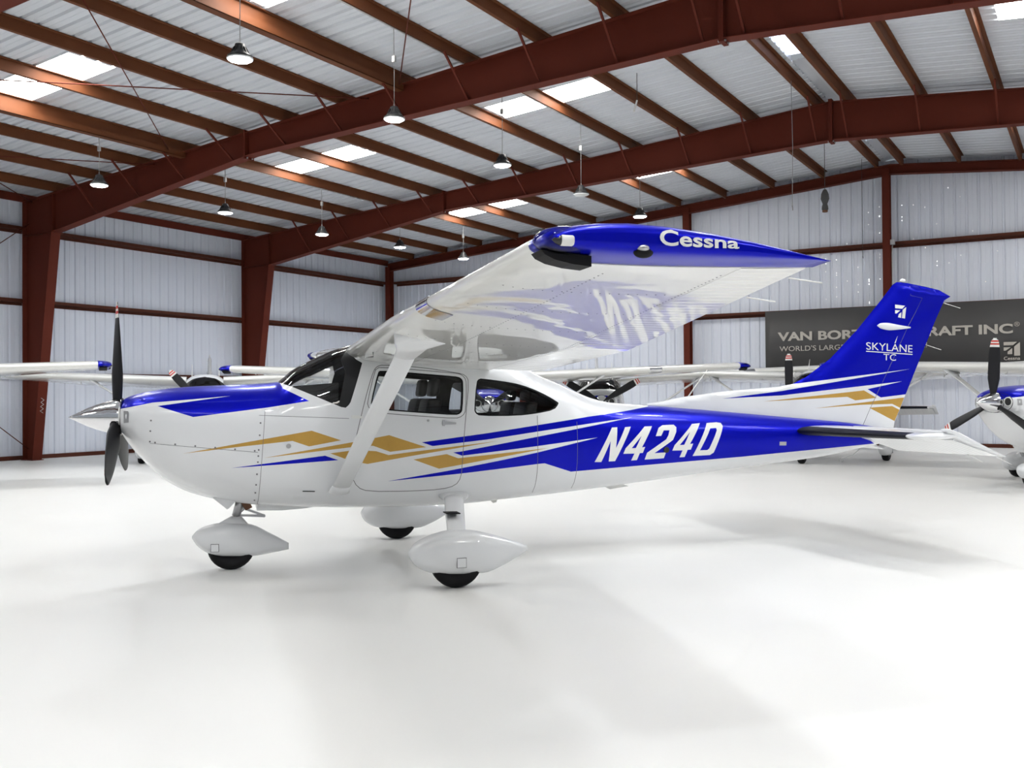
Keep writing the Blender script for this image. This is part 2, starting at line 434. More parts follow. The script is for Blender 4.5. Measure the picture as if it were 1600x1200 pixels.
for wl, xx, inw in ((wall_left, 0, 1), (wall_right, 0, -1)):
    for z in GZ:
        for (ya, L) in bays:
            o = cgirt(wl, (xx, ya - 11 + .004), (xx, ya + L - 11 - .004), inw, z)
    for (ya, L) in bays:
        MB().box((min(0, inw * .05), ya - 11, 0.0), (max(0, inw * .05), ya + L - 11, .10)).build('base_angle', 'girt', wl)
BCOLS = [-16.73, -10.9, -5.07, 0.9, 6.8]
xs = [-22.35] + BCOLS + [12.4]
for a, b in zip(xs, xs[1:]):
    for z in GZ: cgirt(wall_back, (a + .08, 0), (b - .08, 0), -1, z)
    MB().box((a, -.05, 0), (b, 0, .10)).build('base_angle', 'girt', wall_back)
for i, xc in enumerate([-22.38] + BCOLS + [12.5]):
    zt = roof_z(xc) - .30
    o = MB().box((xc - .10, -.42, 0), (xc + .10, -.40, zt)).box((xc - .10, -.20, 0), (xc + .10, -.18, zt)).box((xc - .007, -.40, 0), (xc + .007, -.20, zt)).build('end_column', 'steel', wall_back)
# sloped end beam
for X in ((lambda x: x), mirx):
    for (za, zb2, ya, yb2) in ((-.47, -.455, -.40, -.18), (-.20, -.185, -.40, -.18), (-.47, -.185, -.30, -.285)):
        pass
    e = MB()
    for (za, zb2, ya, yb2) in ((-.45, -.435, -.42, -.18), (-.20, -.185, -.42, -.18), (-.45, -.185, -.31, -.295)):
        e.prism([(-22.45, roof_z(-22.45) + za), (RIDGE_X, roof_z(RIDGE_X) + za), (RIDGE_X, roof_z(RIDGE_X) + zb2), (-22.45, roof_z(-22.45) + zb2)], lambda x, z, ya=ya, X=X: (X(x), ya, z), lambda x, z, yb2=yb2, X=X: (X(x), yb2, z))
    e.build('end_rafter', 'steel', wall_back)
# daylight pinholes where screws have pulled out, and a conduit box on the middle column
rnd = random.Random(3); ph = MB()
for (xa, xb, za, zb2, n) in ((-6.9, -5.25, 3.95, 5.5, 22), (-6.2, -5.25, 5.7, 7.0, 7), (-4.85, -3.0, 5.7, 7.1, 11), (-4.85, -2.2, 4.4, 5.5, 10)):
    for i in range(n):
        k = rnd.randrange(int((xa - XL) / (PW / 3)), int((xb - XL) / (PW / 3)) + 1); xx = XL + k * PW / 3 + .10; z = rnd.uniform(za, zb2)
        pts = [(xx + .008 * math.cos(a), -.004, z + .008 * math.sin(a)) for a in [PI * j / 3 for j in range(6)]]
        ph.add(pts, [tuple(range(6))])
o = ph.build('screw_hole', 'pinhole', wall_back, fix=False); o['kind'] = 'stuff'
MB().box((-4.97, -.41, 5.57), (-4.85, -.33, 5.71)).build('junction_box', 'conduit', wall_back)
MB().tube([(-4.93, -.37, 0.1), (-4.93, -.37, 5.35), (-4.91, -.37, 5.57)], .014, 6).build('conduit', 'conduit', wall_back)
# wall bracing rods in the first braced bay
MB().tube([(.30, Y1 - 11, .25), (.30, Y0 - 11, 5.6)], .011, 6).build('brace_rod', 'steel', wall_left)
MB().tube([(.30, Y1 - 11, 5.75), (.30, Y0 - 11, .3)], .011, 6).build('brace_rod', 'steel', wall_left)
# front: header over the open doors
wall_front = struct(MB().prism([(XL, 5.7), (XR, 5.7), (XR, roof_z(XR) + .1), (RIDGE_X, roof_z(RIDGE_X) + .1), (XL, roof_z(XL) + .1)], lambda x, z: (x, YF - .1, z), lambda x, z: (x, YF, z)).build('wall_front', 'wall'), 'white header wall above the open hangar doorway')

# ---- banner
ban = empty('banner', (-8.46, YB - .455, 2.20))
tag(ban, 'charcoal vinyl banner with beige company lettering hung on the end wall', 'banner')
BW, BH = 7.1, 1.68
cl = MB(); nx = 40
rows = []
for j in range(2):
    rows.append([(BW * i / nx, .012 * math.sin(i * .9) + .006 * math.sin(i * 2.3), BH * j) for i in range(nx + 1)])
cl.add(rows[0] + rows[1], [(i, i + 1, nx + 2 + i, nx + 1 + i) for i in range(nx)], True)
cloth = cl.build('cloth', 'banner', ban, fix=False)
sol = cloth.modifiers.new('thickness', 'SOLIDIFY'); sol.thickness = .003
def ban_text(body, x0, x1, z0, z1, bold, name='lettering'):
    me = text_mesh(body, 1.0, bold)
    fit_text(me, lambda u, v, d: (x0 + (x1 - x0) * u, -.026, z0 + (z1 - z0) * v))
    return [link(name, w, 'bantext', ban) for w in words_of(me)]
ban_text('VAN BORTEL AIRCRAFT INC', .37, 6.50, .80, 1.06, .035)
ban_text('\u00ae', 6.53, 6.66, .98, 1.10, .0)
ban_text("WORLD'S LARGEST CESSNA DEALER!", .42, 4.42, .505, .655, .004)
lgp = [[(0, 1), (.82, 1), (.57, .76), (0, .76)], [(0, .62), (.44, .62), (.12, .38), (0, .38)], [(.24, .12), (.24, .30), (.52, .55), (.52, .12)], [(.64, 0), (.64, .66), (1, .98), (1, 0)]]
for q in lgp:
    MB().prism(q, lambda a, b: (6.28 + .38 * a, -.028, .22 + .36 * b), lambda a, b: (6.28 + .38 * a, -.024, .22 + .36 * b)).build('emblem_piece', 'bantext', ban)
ban_text('Cessna', 6.28, 6.66, .11, .20, .01)

# ---- high bay lamps
def make_lamp(drop, lit=True):
    """lamp hangs with its lens at z = 0; drop = cord length"""
    r = empty('high_bay_lamp')
    h = MB().lathe([(.045, .20), (.065, .19), (.075, .12), (.13, .055), (.165, .03), (.165, .012), (.158, .005)], (0, 0, 0), n=28).build('housing', 'lampblk', r)
    for k in range(14):
        a = 2 * PI * k / 14
        MB().prism([(.05, .17), (.085, .15), (.135, .05), (.09, .07)], lambda q, z, a=a: (q * math.cos(a) - .004 * math.sin(a), q * math.sin(a) + .004 * math.cos(a), z), lambda q, z, a=a: (q * math.cos(a) + .004 * math.sin(a), q * math.sin(a) - .004 * math.cos(a), z)).build('cooling_fin', 'lampblk', h)
    MB().lathe([(.152, .004), (.172, .004), (.172, -.008), (.160, -.016), (.152, -.010)], (0, 0, 0), n=28).build('rim', 'lamprim', r)
    MB().lathe([(.152, .004), (.152, -.012), (.13, -.026), (.07, -.034), (.004, -.036)], (0, 0, 0), n=28).build('lens', 'lamplens' if lit else 'offlens', r)
    MB().tube([(0, .012 * math.cos(t), .225 + .022 * math.sin(t)) for t in [2 * PI * i / 12 for i in range(13)]], .004, 6).build('hook', 'metal', r)
    MB().tube([(0, 0, .24), (0.004, 0, drop * .5), (0, 0, drop)], .006, 6).build('cord', 'cord', r)
    MB().box((-.03, -.02, drop * .62), (.03, .02, drop * .62 + .10)).build('junction_box', 'conduit', r)
    return r
ROWS = [(-9.67, [(9.386, 5.923), (12.696, 5.912), (16.032, 5.828), (19.333, 5.834), (22.539, 5.846), (6.0, 5.88)]),  # last entry is an unseen lamp added for light
        (-16.95, [(12.707, 5.691), (15.988, 5.655), (19.221, 5.603), (22.485, 5.686), (25.721, 5.733), (9.4, 5.68), (6.1, 5.68)]),  # the nearest lamps, at the list end, are unseen and added for light
        (-1.74, [(10.9, 5.85), (8.0, 5.85), (5.0, 5.85), (1.8, 5.85)]),  # unseen row, added above the frame to brighten the tail
        (5.535, [(y, 5.66) for y in (9.3, 12.6, 16.0, 19.4, 22.6, 26.0, 6.0, 2.7)])]  # unseen row, added on the right to light the hangar
SPECIFIC = {
    (0, 9.386): 'lit round high-bay lamp nearest the top edge, its clear rim in view',
    (0, 12.696): 'lit round high-bay lamp hanging just below the nearer portal rafter',
    (0, 16.032): 'lit round high-bay lamp on a long cord between the two rafters, right of centre',
    (0, 19.333): 'unlit black conical high-bay lamp below the farther rafter',
    (0, 22.539): 'lit round high-bay lamp hanging just above the blue wing tip',
    (1, 12.707): 'lit round high-bay lamp in front of the leftmost rafter haunch',
    (1, 15.988): 'lit round high-bay lamp right of the nearer column, left of the farther one',
    (1, 19.221): 'lit round high-bay lamp in front of the farther rafter haunch',
    (1, 22.485): 'lit round high-bay lamp in the far corner bay, left of the wing leading edge',
    (1, 25.721): 'lit round high-bay lamp before the sloped end-wall beam, farthest of its row'}
for ri, (lx, lys) in enumerate(ROWS):
    for ly, lz in lys:
        lit = not (ri == 0 and abs(ly - 19.333) < .01)
        o = make_lamp(roof_z(lx) - .198 - lz, lit)
        o.location = (lx, ly, lz)
        lab = SPECIFIC.get((ri, ly))
        tag(o, lab or 'lit round high-bay lamp added out of view to light the hangar', 'lamp', 'high-bay lamps hanging from the roof')

# conduit runs along the lamp purlins
for lx in (-9.67, -16.95):
    c = MB().tube([(lx, 0.8, roof_z(lx) - .212), (lx, 29.0, roof_z(lx) - .212)], .012, 6).build('conduit', 'conduit', ceiling)

# hanging odds and ends
o = empty('cord_reel', (-5.34, 23.0, 5.77))
tag(o, 'dark bundled cord reel hanging on a cable near the ridge', 'cord reel')
MB().lathe([(.03, .33), (.05, .30), (.085, .22), (.095, .12), (.07, .05), (.05, .0), (.07, -.06), (.075, -.12), (.06, -.14)], (0, 0, 0), n=14).build('bundle', 'darkcord', o)
MB().lathe([(.05, -.14), (.062, -.15), (.062, -.18), (.05, -.185)], (0, 0, 0), n=14).build('plug', 'brown', o)
MB().tube([(0, 0, .33), (0, 0, roof_z(-5.34) - .195 - 5.77)], .007, 6).build('cable', 'darkcord', o)
o = empty('hanging_cord', (-5.285, 20.0, 5.25)); tag(o, 'thin grey pull cord dangling in front of the farther rafter', 'cord')
MB().tube([(0, 0, 0), (.02, 0, 1.2), (0, 0, roof_z(-5.285) - .195 - 5.25)], .006, 6).build('line', 'cord', o)
MB().tube([(0, 0, 0), (.01, 0, -.10)], .010, 6).build('end_knot', 'cord', o)
o = empty('hanging_cord', (-7.72, 17.9, 7.20)); tag(o, 'short hanging cord with a pale clip at its end below the roof', 'cord')
MB().tube([(0, 0, 0), (0, 0, roof_z(-7.72) - 7.19)], .007, 6).build('line', 'darkcord', o)
MB().bar((0, 0, .02), (-.06, -.02, -.20), .03).build('clip', 'offwhite', o)
o = empty('hanging_cord', (-5.615, 28.5, 5.25)); tag(o, 'fine dark cord hanging down the end wall left of its middle column', 'cord')
MB().tube([(0, 0, 0), (0, 0, roof_z(-5.615) + .03 - 5.25)], .005, 6).build('line', 'darkcord', o)
MB().tube([(0, 0, 0), (.01, 0, -.06)], .008, 6).build('end_knot', 'darkcord', o)

# white stencil strokes on the inner flange of the nearer column
zz0 = 1.14
for i in range(7):
    z = zz0 + .052 * i; xx = -22.14 + .74 * z / 5.4 + .016
    MB().bar((xx, -.03 if i % 2 else .05, z), (xx + .004, .05 if i % 2 else -.03, z + .05), .006, .012, up=(1, 0, 0)).build('stencil_stroke', 'offwhite', bpy.data.objects['trim_2'])

# ================================================================== THE AIRPLANE
# local frame: x aft, y to the plane's right (left side is -y, towards the camera), z up from the floor, origin between the main wheels
ST = np.array([(-2.535,1.17,1.470,.295,1.33,2.4,2.3),(-2.49,1.10,1.494,.365,1.32,2.5,2.3),(-2.40,.985,1.522,.420,1.30,2.7,2.3),(-2.22,.80,1.555,.460,1.26,2.8,2.3),
(-2.0,.675,1.576,.488,1.20,2.9,2.4),(-1.7,.595,1.588,.515,1.15,3.0,2.6),(-1.45,.557,1.598,.535,1.12,3.0,2.9),(-1.29,.545,1.612,.545,1.10,3.0,3.1),
(-1.15,.535,1.722,.553,1.10,2.9,3.2),(-.96,.525,1.823,.56,1.08,2.7,3.3),(-.795,.515,1.898,.565,1.08,2.65,3.3),(-.636,.51,1.945,.568,1.08,2.65,3.3),
(-.40,.503,1.995,.570,1.08,2.8,3.3),(0.0,.50,2.02,.568,1.08,3.0,3.3),(.40,.508,1.975,.555,1.08,2.9,3.2),(.70,.527,1.875,.535,1.07,2.8,3.0),
(.90,.54,1.775,.515,1.06,2.7,2.9),(1.07,.55,1.680,.497,1.06,2.6,2.8),(1.25,.562,1.608,.477,1.05,2.6,2.7),(1.43,.575,1.528,.455,1.04,2.5,2.6),
(1.63,.592,1.448,.430,1.03,2.5,2.5),(1.83,.610,1.407,.405,1.03,2.4,2.5),(2.15,.640,1.382,.370,1.03,2.3,2.4),(2.56,.680,1.348,.325,1.04,2.3,2.4),
(3.17,.742,1.296,.262,1.04,2.2,2.3),(3.6,.778,1.257,.217,1.04,2.2,2.2),(4.18,.838,1.205,.158,1.04,2.2,2.2),(4.5,.892,1.172,.125,1.04,2.2,2.2),
(4.85,.95,1.115,.09,1.04,2.1,2.1),(5.0,.985,1.08,.06,1.035,2.0,2.0)])
def pchip(xs, ys):
    h = np.diff(xs); d = np.diff(ys) / h; m = np.zeros(len(xs))
    for i in range(1, len(xs) - 1):
        if d[i - 1] * d[i] > 0:
            w1 = 2 * h[i] + h[i - 1]; w2 = h[i] + 2 * h[i - 1]; m[i] = (w1 + w2) / (w1 / d[i - 1] + w2 / d[i])
    m[0] = d[0]; m[-1] = d[-1]; return m
SM = [pchip(ST[:, 0], ST[:, k]) for k in range(1, 7)]
SX = ST[:, 0]
def par(x):
    x = min(max(x, SX[0]), SX[-1]); i = min(max(int(np.searchsorted(SX, x)) - 1, 0), len(SX) - 2)
    h = SX[i + 1] - SX[i]; t = (x - SX[i]) / h
    a, b, c, d = (1 + 2 * t) * (1 - t) ** 2, t * (1 - t) ** 2 * h, t * t * (3 - 2 * t), t * t * (t - 1) * h
    return [float(a * ST[i, k] + b * SM[k - 1][i] + c * ST[i + 1, k] + d * SM[k - 1][i + 1]) for k in range(1, 7)]
def fpoint(x, t):
    zb, zt, w, zm, nt, nb = par(x); t = min(max(t, 0), 1)
    if t < .5:
        p = t * PI; return w * max(math.sin(p), 0) ** (2 / nb), zm - (zm - zb) * max(math.cos(p), 0) ** (2 / nb)
    p = (t - .5) * PI; return w * max(math.cos(p), 0) ** (2 / nt), zm + (zt - zm) * max(math.sin(p), 0) ** (2 / nt)
def tinv(x, z):
    zb, zt, w, zm, nt, nb = par(x)
    if z >= zm: return .5 + math.asin(min(1, ((z - zm) / (zt - zm))) ** (nt / 2)) / PI
    return math.acos(min(1, ((zm - z) / (zm - zb))) ** (nb / 2)) / PI
def fhalf(x, z): return fpoint(x, tinv(x, z))[0]
def Fimp(x, y, z):
    zb, zt, w, zm, nt, nb = par(x)
    return abs(y / w) ** nt + (max(z - zm, 0) / (zt - zm)) ** nt if z >= zm else abs(y / w) ** nb + ((zm - z) / (zm - zb)) ** nb
def fnormal(x, y, z):   # y >= 0
    e = 2e-3; xa = min(max(x, SX[0] + .004), SX[-1] - .004)
    yy = max(y, 1e-4)
    n = Vector(((Fimp(xa + e, yy, z) - Fimp(xa - e, yy, z)) / (2 * e), (Fimp(xa, yy + 5e-4, z) - Fimp(xa, max(yy - 5e-4, 0), z)) / (yy + 5e-4 - max(yy - 5e-4, 0)), (Fimp(xa, yy, z + 5e-4) - Fimp(xa, yy, z - 5e-4)) / 1e-3))
    if y < 1e-3: n.y = 0
    n.x = max(min(n.x, abs(n.y) + abs(n.z)), -(abs(n.y) + abs(n.z)) * 3)
    return n.normalized() if n.length > 1e-9 else Vector((0, 1, 0))
def inpoly(p, poly):
    x, y = p; c = False; n = len(poly); j = n - 1
    for i in range(n):
        xi, yi = poly[i]; xj, yj = poly[j]
        if (yi > y) != (yj > y) and x < (xj - xi) * (y - yi) / (yj - yi) + xi: c = not c
        j = i
    return c
def subdiv(poly, L=.05):
    out = []
    for i, a in enumerate(poly):
        b = poly[(i + 1) % len(poly)]; n = max(1, int(math.dist(a, b) / L))
        for k in range(n): out.append((a[0] + (b[0] - a[0]) * k / n, a[1] + (b[1] - a[1]) * k / n))
    return out
def offset(poly, d):
    """move a closed polygon outwards by d (rough, by vertex normals)"""
    n = len(poly); A = sum(poly[i][0] * poly[(i + 1) % n][1] - poly[(i + 1) % n][0] * poly[i][1] for i in range(n)); s = 1 if A > 0 else -1
    out = []
    for i in range(n):
        a, b, c = Vector(poly[i - 1]), Vector(poly[i]), Vector(poly[(i + 1) % n])
        e1 = (b - a).normalized(); e2 = (c - b).normalized()
        n1 = Vector((e1.y, -e1.x)) * s; n2 = Vector((e2.y, -e2.x)) * s
        m = (n1 + n2); m = m / max(.35, m.length_squared / 2) if m.length > .2 else n1
        out.append((b.x + m.x * d, b.y + m.y * d))
    return out
def smooth_poly(poly, it=2):
    for _ in range(it):
        q = []
        for i, a in enumerate(poly):
            b = poly[(i + 1) % len(poly)]
            q += [(a[0] * .75 + b[0] * .25, a[1] * .75 + b[1] * .25), (a[0] * .25 + b[0] * .75, a[1] * .25 + b[1] * .75)]
        poly = q
    return poly

# paint and openings, in side view (x, z)
WSH = [(-1.292,1.611),(-1.185,1.569),(-1.059,1.514),(-0.784,1.394),(-0.747,1.388),(-0.721,1.41),(-0.704,1.436),(-0.591,1.768),(-0.64,1.80),(-0.672,1.845)]
WTRIM = [(-0.815,1.36),(-0.80,1.42),(-0.735,1.70),(-.765,1.80),(-.70,1.90),(-.55,1.90),(-.56,1.768),(-.68,1.40),(-.74,1.36)]
DWIN = [(-0.469,1.685),(-0.441,1.704),(-0.156,1.681),(0.138,1.656),(0.229,1.648),(0.263,1.628),(0.272,1.594),(0.257,1.362),(0.239,1.329),(0.193,1.313),(-0.098,1.336),(-0.345,1.357),(-0.491,1.373),(-0.529,1.397),(-0.539,1.43)]
DOOR = [(-0.506,1.696),(-0.476,1.737),(-0.421,1.754),(-0.138,1.737),(0.226,1.684),(0.3,1.662),(0.325,1.606),(0.285,1.306),(0.253,0.92),(0.246,0.775),(0.199,0.702),(0.077,0.672),(-0.202,0.665),(-0.558,0.675),(-0.652,0.714),(-0.703,0.809),(-0.687,1.051),(-0.621,1.328),(-0.556,1.559)]
RWIN = [(0.421,1.632),(0.471,1.628),(0.621,1.611),(0.816,1.579),(1.01,1.51),(1.171,1.42),(1.175,1.402),(1.122,1.348),(0.955,1.319),(0.75,1.3),(0.412,1.304),(0.372,1.327),(0.359,1.361),(0.389,1.6)]
COWLB = [(-1.251,1.553),(-1.045,1.447),(-1.371,1.397),(-1.965,1.325),(-2.242,1.416),(-1.976,1.452),(-1.674,1.494),(-1.976,1.468),(-2.283,1.444),(-2.45,1.41),(-2.534,1.395)]
GOLDS = [[(-2.045,1.03),(-1.576,1.11),(-1.028,1.201),(-0.788,1.117),(-1.05,1.071),(-1.184,1.119),(-1.576,1.081)],
 [(-1.414,0.983),(-0.634,1.109),(-0.386,1.153),(-0.068,1.045),(-0.376,1.012),(-0.522,1.066),(-0.655,1.063)],
 [(-0.878,1.01),(-0.672,1.034),(-0.495,1.02),(-0.392,0.985),(-0.212,1.005),(0.573,1.084),(-0.212,0.97),(-0.57,0.914),(-0.72,0.948)],
 [(-0.179,0.942),(0.111,0.981),(0.213,0.943),(1.053,1.01),(0.044,0.857)]]
BLUEA = [(-1.672,0.905),(-0.92,0.992),(-0.81,0.952)]
SIDEB1 = [(-0.106,1.087),(0.468,1.153),(1.47,1.283),(1.832,1.32),(2.179,1.366)]
SIDEB2 = [(4.545,1.048),(4.741,0.956),(3.128,0.868),(1.284,0.788),(1.018,0.874),(0.95,0.87),(0.238,0.809),(-0.4,0.762),(0.124,0.837),(0.609,0.915),(0.947,0.973),(1.545,1.092),(0.948,1.03),(0.247,0.964),(0.168,0.994),(0.236,1.0),(0.948,1.113),(1.935,1.269),(1.461,1.219),(0.949,1.158),(0.468,1.098),(-0.012,1.053)]
VS = 1.75     # scale of the section parameter in the flat domain
def side(poly, L=.05): return [(x, tinv(x, z) * VS) for x, z in subdiv(poly, L)]
def topline(xa, xb, n=12): return [(xa + (xb - xa) * i / n, VS) for i in range(n + 1)]
REG = []     # (class, polygon in the flat domain), first match wins
wsmid = side(WSH[:-1] + [WSH[-1]], .03)
# windshield: side polygon opened up to the centre line
ws_path = [(x, tinv(x, z) * VS) for x, z in subdiv(WSH, .03)]
ncut = len(subdiv(WSH, .03)) - max(1, int(math.dist(WSH[-1], WSH[0]) / .03))
ws_open = ws_path[:ncut + 1] + topline(-.60, -1.287)
REG.append(('trim', side(WTRIM, .03), ws_open))
REG.append(('windshield', ws_open, None))
REG.append(('seal', side(offset(smooth_poly(WSH[:9]), .0), .03), None) if False else ('none', [(9, 9), (9.1, 9), (9, 9.1)], None))
for nm, poly in (('door_window', DWIN), ('rear_side_window', RWIN)):
    p = smooth_poly(poly, 1)
    REG.append((nm, side(offset(p, -.012), .03), None)); REG.append(('seal', side(p, .03), None))
bw = [(1.10, .90 * VS), (1.46, .885 * VS)] + topline(1.46, 1.10, 6)
REG.append(('back_window', bw, None))
dr = smooth_poly(DOOR, 1)
fr = smooth_poly(offset(smooth_poly(DWIN, 1), .030), 0); fr2 = offset(fr, -.006)
cb = [(x, tinv(x, z) * VS) for x, z in subdiv(COWLB, .04)[:1 - max(1, int(math.dist(COWLB[-1], COWLB[0]) / .04)) or None]]
cb = cb + topline(-2.535, -1.28, 20)
sb1 = [(x, tinv(x, z) * VS) for x, z in subdiv(SIDEB1, .05)]
sb1 = sb1[:len(sb1) - max(1, int(math.dist(SIDEB1[-1], SIDEB1[0]) / .05)) + 1]
sb2 = [(x, tinv(x, z) * VS) for x, z in subdiv(SIDEB2, .05)]
sb2 = sb2[:len(sb2) - max(1, int(math.dist(SIDEB2[-1], SIDEB2[0]) / .05)) + 1]
sb = sb1 + topline(2.24, 5.0, 30) + sb2
DOORP = side(dr, .04); DOORI = side(offset(dr, -.006), .04); FR = side(fr, .03); FR2 = side(fr2, .03)
PAINT = [('cowl_blue', cb), ('side_blue', sb), ('blue_low', side(BLUEA))] + [('gold%d' % i, side(g)) for i, g in enumerate(GOLDS)]
def seamstrip(x, za, zb, w=.0025):
    return side([(x - w, za), (x + w, za), (x + w, zb), (x - w, zb)], .06)
SEAMS = [side([(-1.459, .57), (-1.455, .57), (-1.398, 1.38), (-1.402, 1.38)], .06), side([(-2.30, 1.118), (-1.46, 1.032), (-1.46, 1.028), (-2.30, 1.114)], .08), seamstrip(.95, .60, 1.30), seamstrip(1.34, .62, 1.24), side([(-1.45, 1.335), (-.72, 1.300), (-.72, 1.296), (-1.45, 1.331)], .06)]

def surface_cdt(grid, polys, keep=None):
    verts = [Vector(p) for p in grid]; edges = []
    for poly in polys:
        o = len(verts); n = len(poly); verts += [Vector(p) for p in poly]
        edges += [(o + i, o + (i + 1) % n) for i in range(n)]
    v, e, f, *_ = delaunay_2d_cdt(verts, edges, [], 0, 1e-5, False)
    v = [(p.x, p.y) for p in v]
    return v, [tuple(t) for t in f]
def class_meshes(v, faces, classify, lift, normal, mirror):
    """sort faces by class; return {class: (verts, faces, normals)} on one side (mirror = +1 right, -1 left)"""
    cls = {}
    for t in faces:
        c = ((v[t[0]][0] + v[t[1]][0] + v[t[2]][0]) / 3, (v[t[0]][1] + v[t[1]][1] + v[t[2]][1]) / 3)
        k = classify(c)
        if k: cls.setdefault(k, []).append(t)
    return cls
def make_mesh(name, v3, faces, n3=None):
    used = sorted({i for f in faces for i in f}); mp = {i: k for k, i in enumerate(used)}
    me = bpy.data.meshes.new(name)
    me.from_pydata([v3[i] for i in used], [], [tuple(mp[i] for i in f) for f in faces])
    me.polygons.foreach_set('use_smooth', [True] * len(faces)); me.update()
    if n3: me.normals_split_custom_set_from_vertices([n3[i] for i in used])
    return me

# fuselage grid
gx = sorted(set([round(float(x), 4) for x in np.concatenate([np.linspace(-2.535, -2.2, 14), np.linspace(-2.2, 1.9, 80), np.linspace(1.9, 5.0, 45)])]))
gt = [i / 44 for i in range(45)]
grid = [(x, t * VS) for x in gx for t in gt]
polys = [r[1] for r in REG if r[0] != 'none'] + [DOORP, DOORI, FR, FR2] + [p for _, p in PAINT] + SEAMS
FV, FF = surface_cdt(grid, polys)
BB = {}
def quick(c, poly):
    k = id(poly)
    if k not in BB: BB[k] = (min(p[0] for p in poly), max(p[0] for p in poly), min(p[1] for p in poly), max(p[1] for p in poly))
    b = BB[k]; return b[0] <= c[0] <= b[1] and b[2] <= c[1] <= b[3] and inpoly(c, poly)
def fclass(c):
    if not (SX[0] <= c[0] <= SX[-1]): return None
    for r in REG:
        if quick(c, r[1]) and (r[2] is None or quick(c, r[2])): return r[0]
    ind = quick(c, DOORP)
    if ind and not quick(c, DOORI): return 'seam_door'
    if quick(c, FR) and not quick(c, FR2): return 'seam_frame'
    for i, s in enumerate(SEAMS):
        if quick(c, s): return 'seam%d' % i
    for nm, p in PAINT:
        if quick(c, p): return nm
    return 'door' if ind else 'shell'
FCL = class_meshes(FV, FF, fclass, None, None, 1)
P3 = []; N3 = []
for (x, v) in FV:
    y, z = fpoint(x, v / VS); P3.append((x, y, z)); N3.append(fnormal(x, y, z))
def fus_mesh(name, faces, sides=(-1, 1), off=0.0, flip=False):
    vs, fs, ns = [], [], []
    used = sorted({i for f in faces for i in f})
    for s in sides:
        mp = {}
        for i in used:
            n = N3[i]; p = P3[i]
            mp[i] = len(vs); vs.append((p[0] + n.x * off, s * (p[1] + n.y * off), p[2] + n.z * off)); ns.append(Vector((n.x, s * n.y, n.z)) * (-1 if flip else 1))
        for f in faces:
            a = [mp[i] for i in f]
            p0, p1, p2 = (Vector(vs[i]) for i in a); g = (p1 - p0).cross(p2 - p0)
            if g.length < 1e-12: continue
            if g.dot(ns[a[0]] + ns[a[1]] + ns[a[2]]) < 0: a.reverse()
            fs.append(tuple(a))
    me = bpy.data.meshes.new(name); me.from_pydata(vs, [], fs); me.polygons.foreach_set('use_smooth', [True] * len(fs)); me.update()
    me.normals_split_custom_set_from_vertices(ns)
    return me

plane = empty('airplane', (0, 0, 0))
def part(name, me, m, parent=None): return link(name, me, m, parent or plane)

shell = part('fuselage', fus_mesh('fuselage', FCL['shell']), 'white')
part('windshield', fus_mesh('windshield', FCL['windshield'], off=-.004), 'shield')
part('back_window', fus_mesh('back_window', FCL['back_window'], off=-.004), 'window')

doors = {}
for s in (-1, 1):
    doors[s] = part('door', fus_mesh('door', FCL['door'], (s,)), 'white')
    part('door_window', fus_mesh('door_window', FCL['door_window'], (s,), off=-.006), 'window', doors[s])
    part('rear_side_window', fus_mesh('rear_side_window', FCL['rear_side_window'], (s,), off=-.006), 'window')
    for k in [k for k in FCL if k.startswith('seam')]: part('door_seam' if k in ('seam_door', 'seam_frame') else 'panel_seam', fus_mesh('panel_seam', FCL[k], (s,), off=-.0015), 'seam', doors[s] if k in ('seam_door', 'seam_frame') else plane)
    part('windshield_post', fus_mesh('windshield_post', FCL['trim'], (s,), off=-.004), 'panelblk')
    part('window_seal', fus_mesh('window_seal', FCL['seal'], (s,), off=-.002), 'black')
    part('blue_stripe', fus_mesh('blue_stripe', FCL['side_blue'], (s,)), 'blue')['label'] = 'royal blue tail paint with white speed lines'
    part('blue_stripe', fus_mesh('blue_stripe', FCL['blue_low'], (s,)), 'blue')
    for i in range(4): part('gold_stripe', fus_mesh('gold_stripe', FCL['gold%d' % i], (s,)), 'gold')
part('cowl_paint', fus_mesh('cowl_paint', FCL['cowl_blue']), 'blue')['label'] = 'royal blue top of the engine cowl'
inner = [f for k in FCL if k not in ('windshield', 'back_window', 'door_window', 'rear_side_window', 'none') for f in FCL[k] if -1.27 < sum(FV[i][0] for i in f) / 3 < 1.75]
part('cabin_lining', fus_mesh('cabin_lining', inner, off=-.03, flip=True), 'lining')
# cowl front and inlets
nose = MB(); ring = []
for i in range(49):
    t = i / 48; y, z = fpoint(-2.535, t); ring.append((-2.535, -y, z))
for i in range(47, 0, -1):
    y, z = fpoint(-2.535, i / 48); ring.append((-2.535, y, z))
def sc(r, k, dx): return [(p[0] + dx, p[1] * k, 1.32 + (p[2] - 1.32) * k) for p in r]
nose.loft([ring, sc(ring, .97, -.006)], cap=False)
for k0, k1, d0, d1 in ((.97, .55, -.006, -.010),):
    nose.loft([sc(ring, k0, d0), sc(ring, k1, d1)], cap=False)
nose.add(sc(ring, .55, -.010), [tuple(range(len(ring)))])
nme = nose.mesh('cowl_nose')
nob = part('cowl_nose', nme, 'white'); nme.materials.append(M['blue']); nme.materials.append(M['black'])
for pg in nme.polygons:
    zz = sum(nme.vertices[i].co.z for i in pg.vertices) / len(pg.vertices)
    if pg.index < len(ring): pg.material_index = 2
    elif zz > 1.395 and pg.index < 2 * len(ring): pg.material_index = 1
MB().lathe([(.02, -2.549), (.157, -2.549), (.157, -2.542), (.02, -2.542)], (0, 0, 1.325), 'x', 36).build('spinner_plate', 'black', plane)
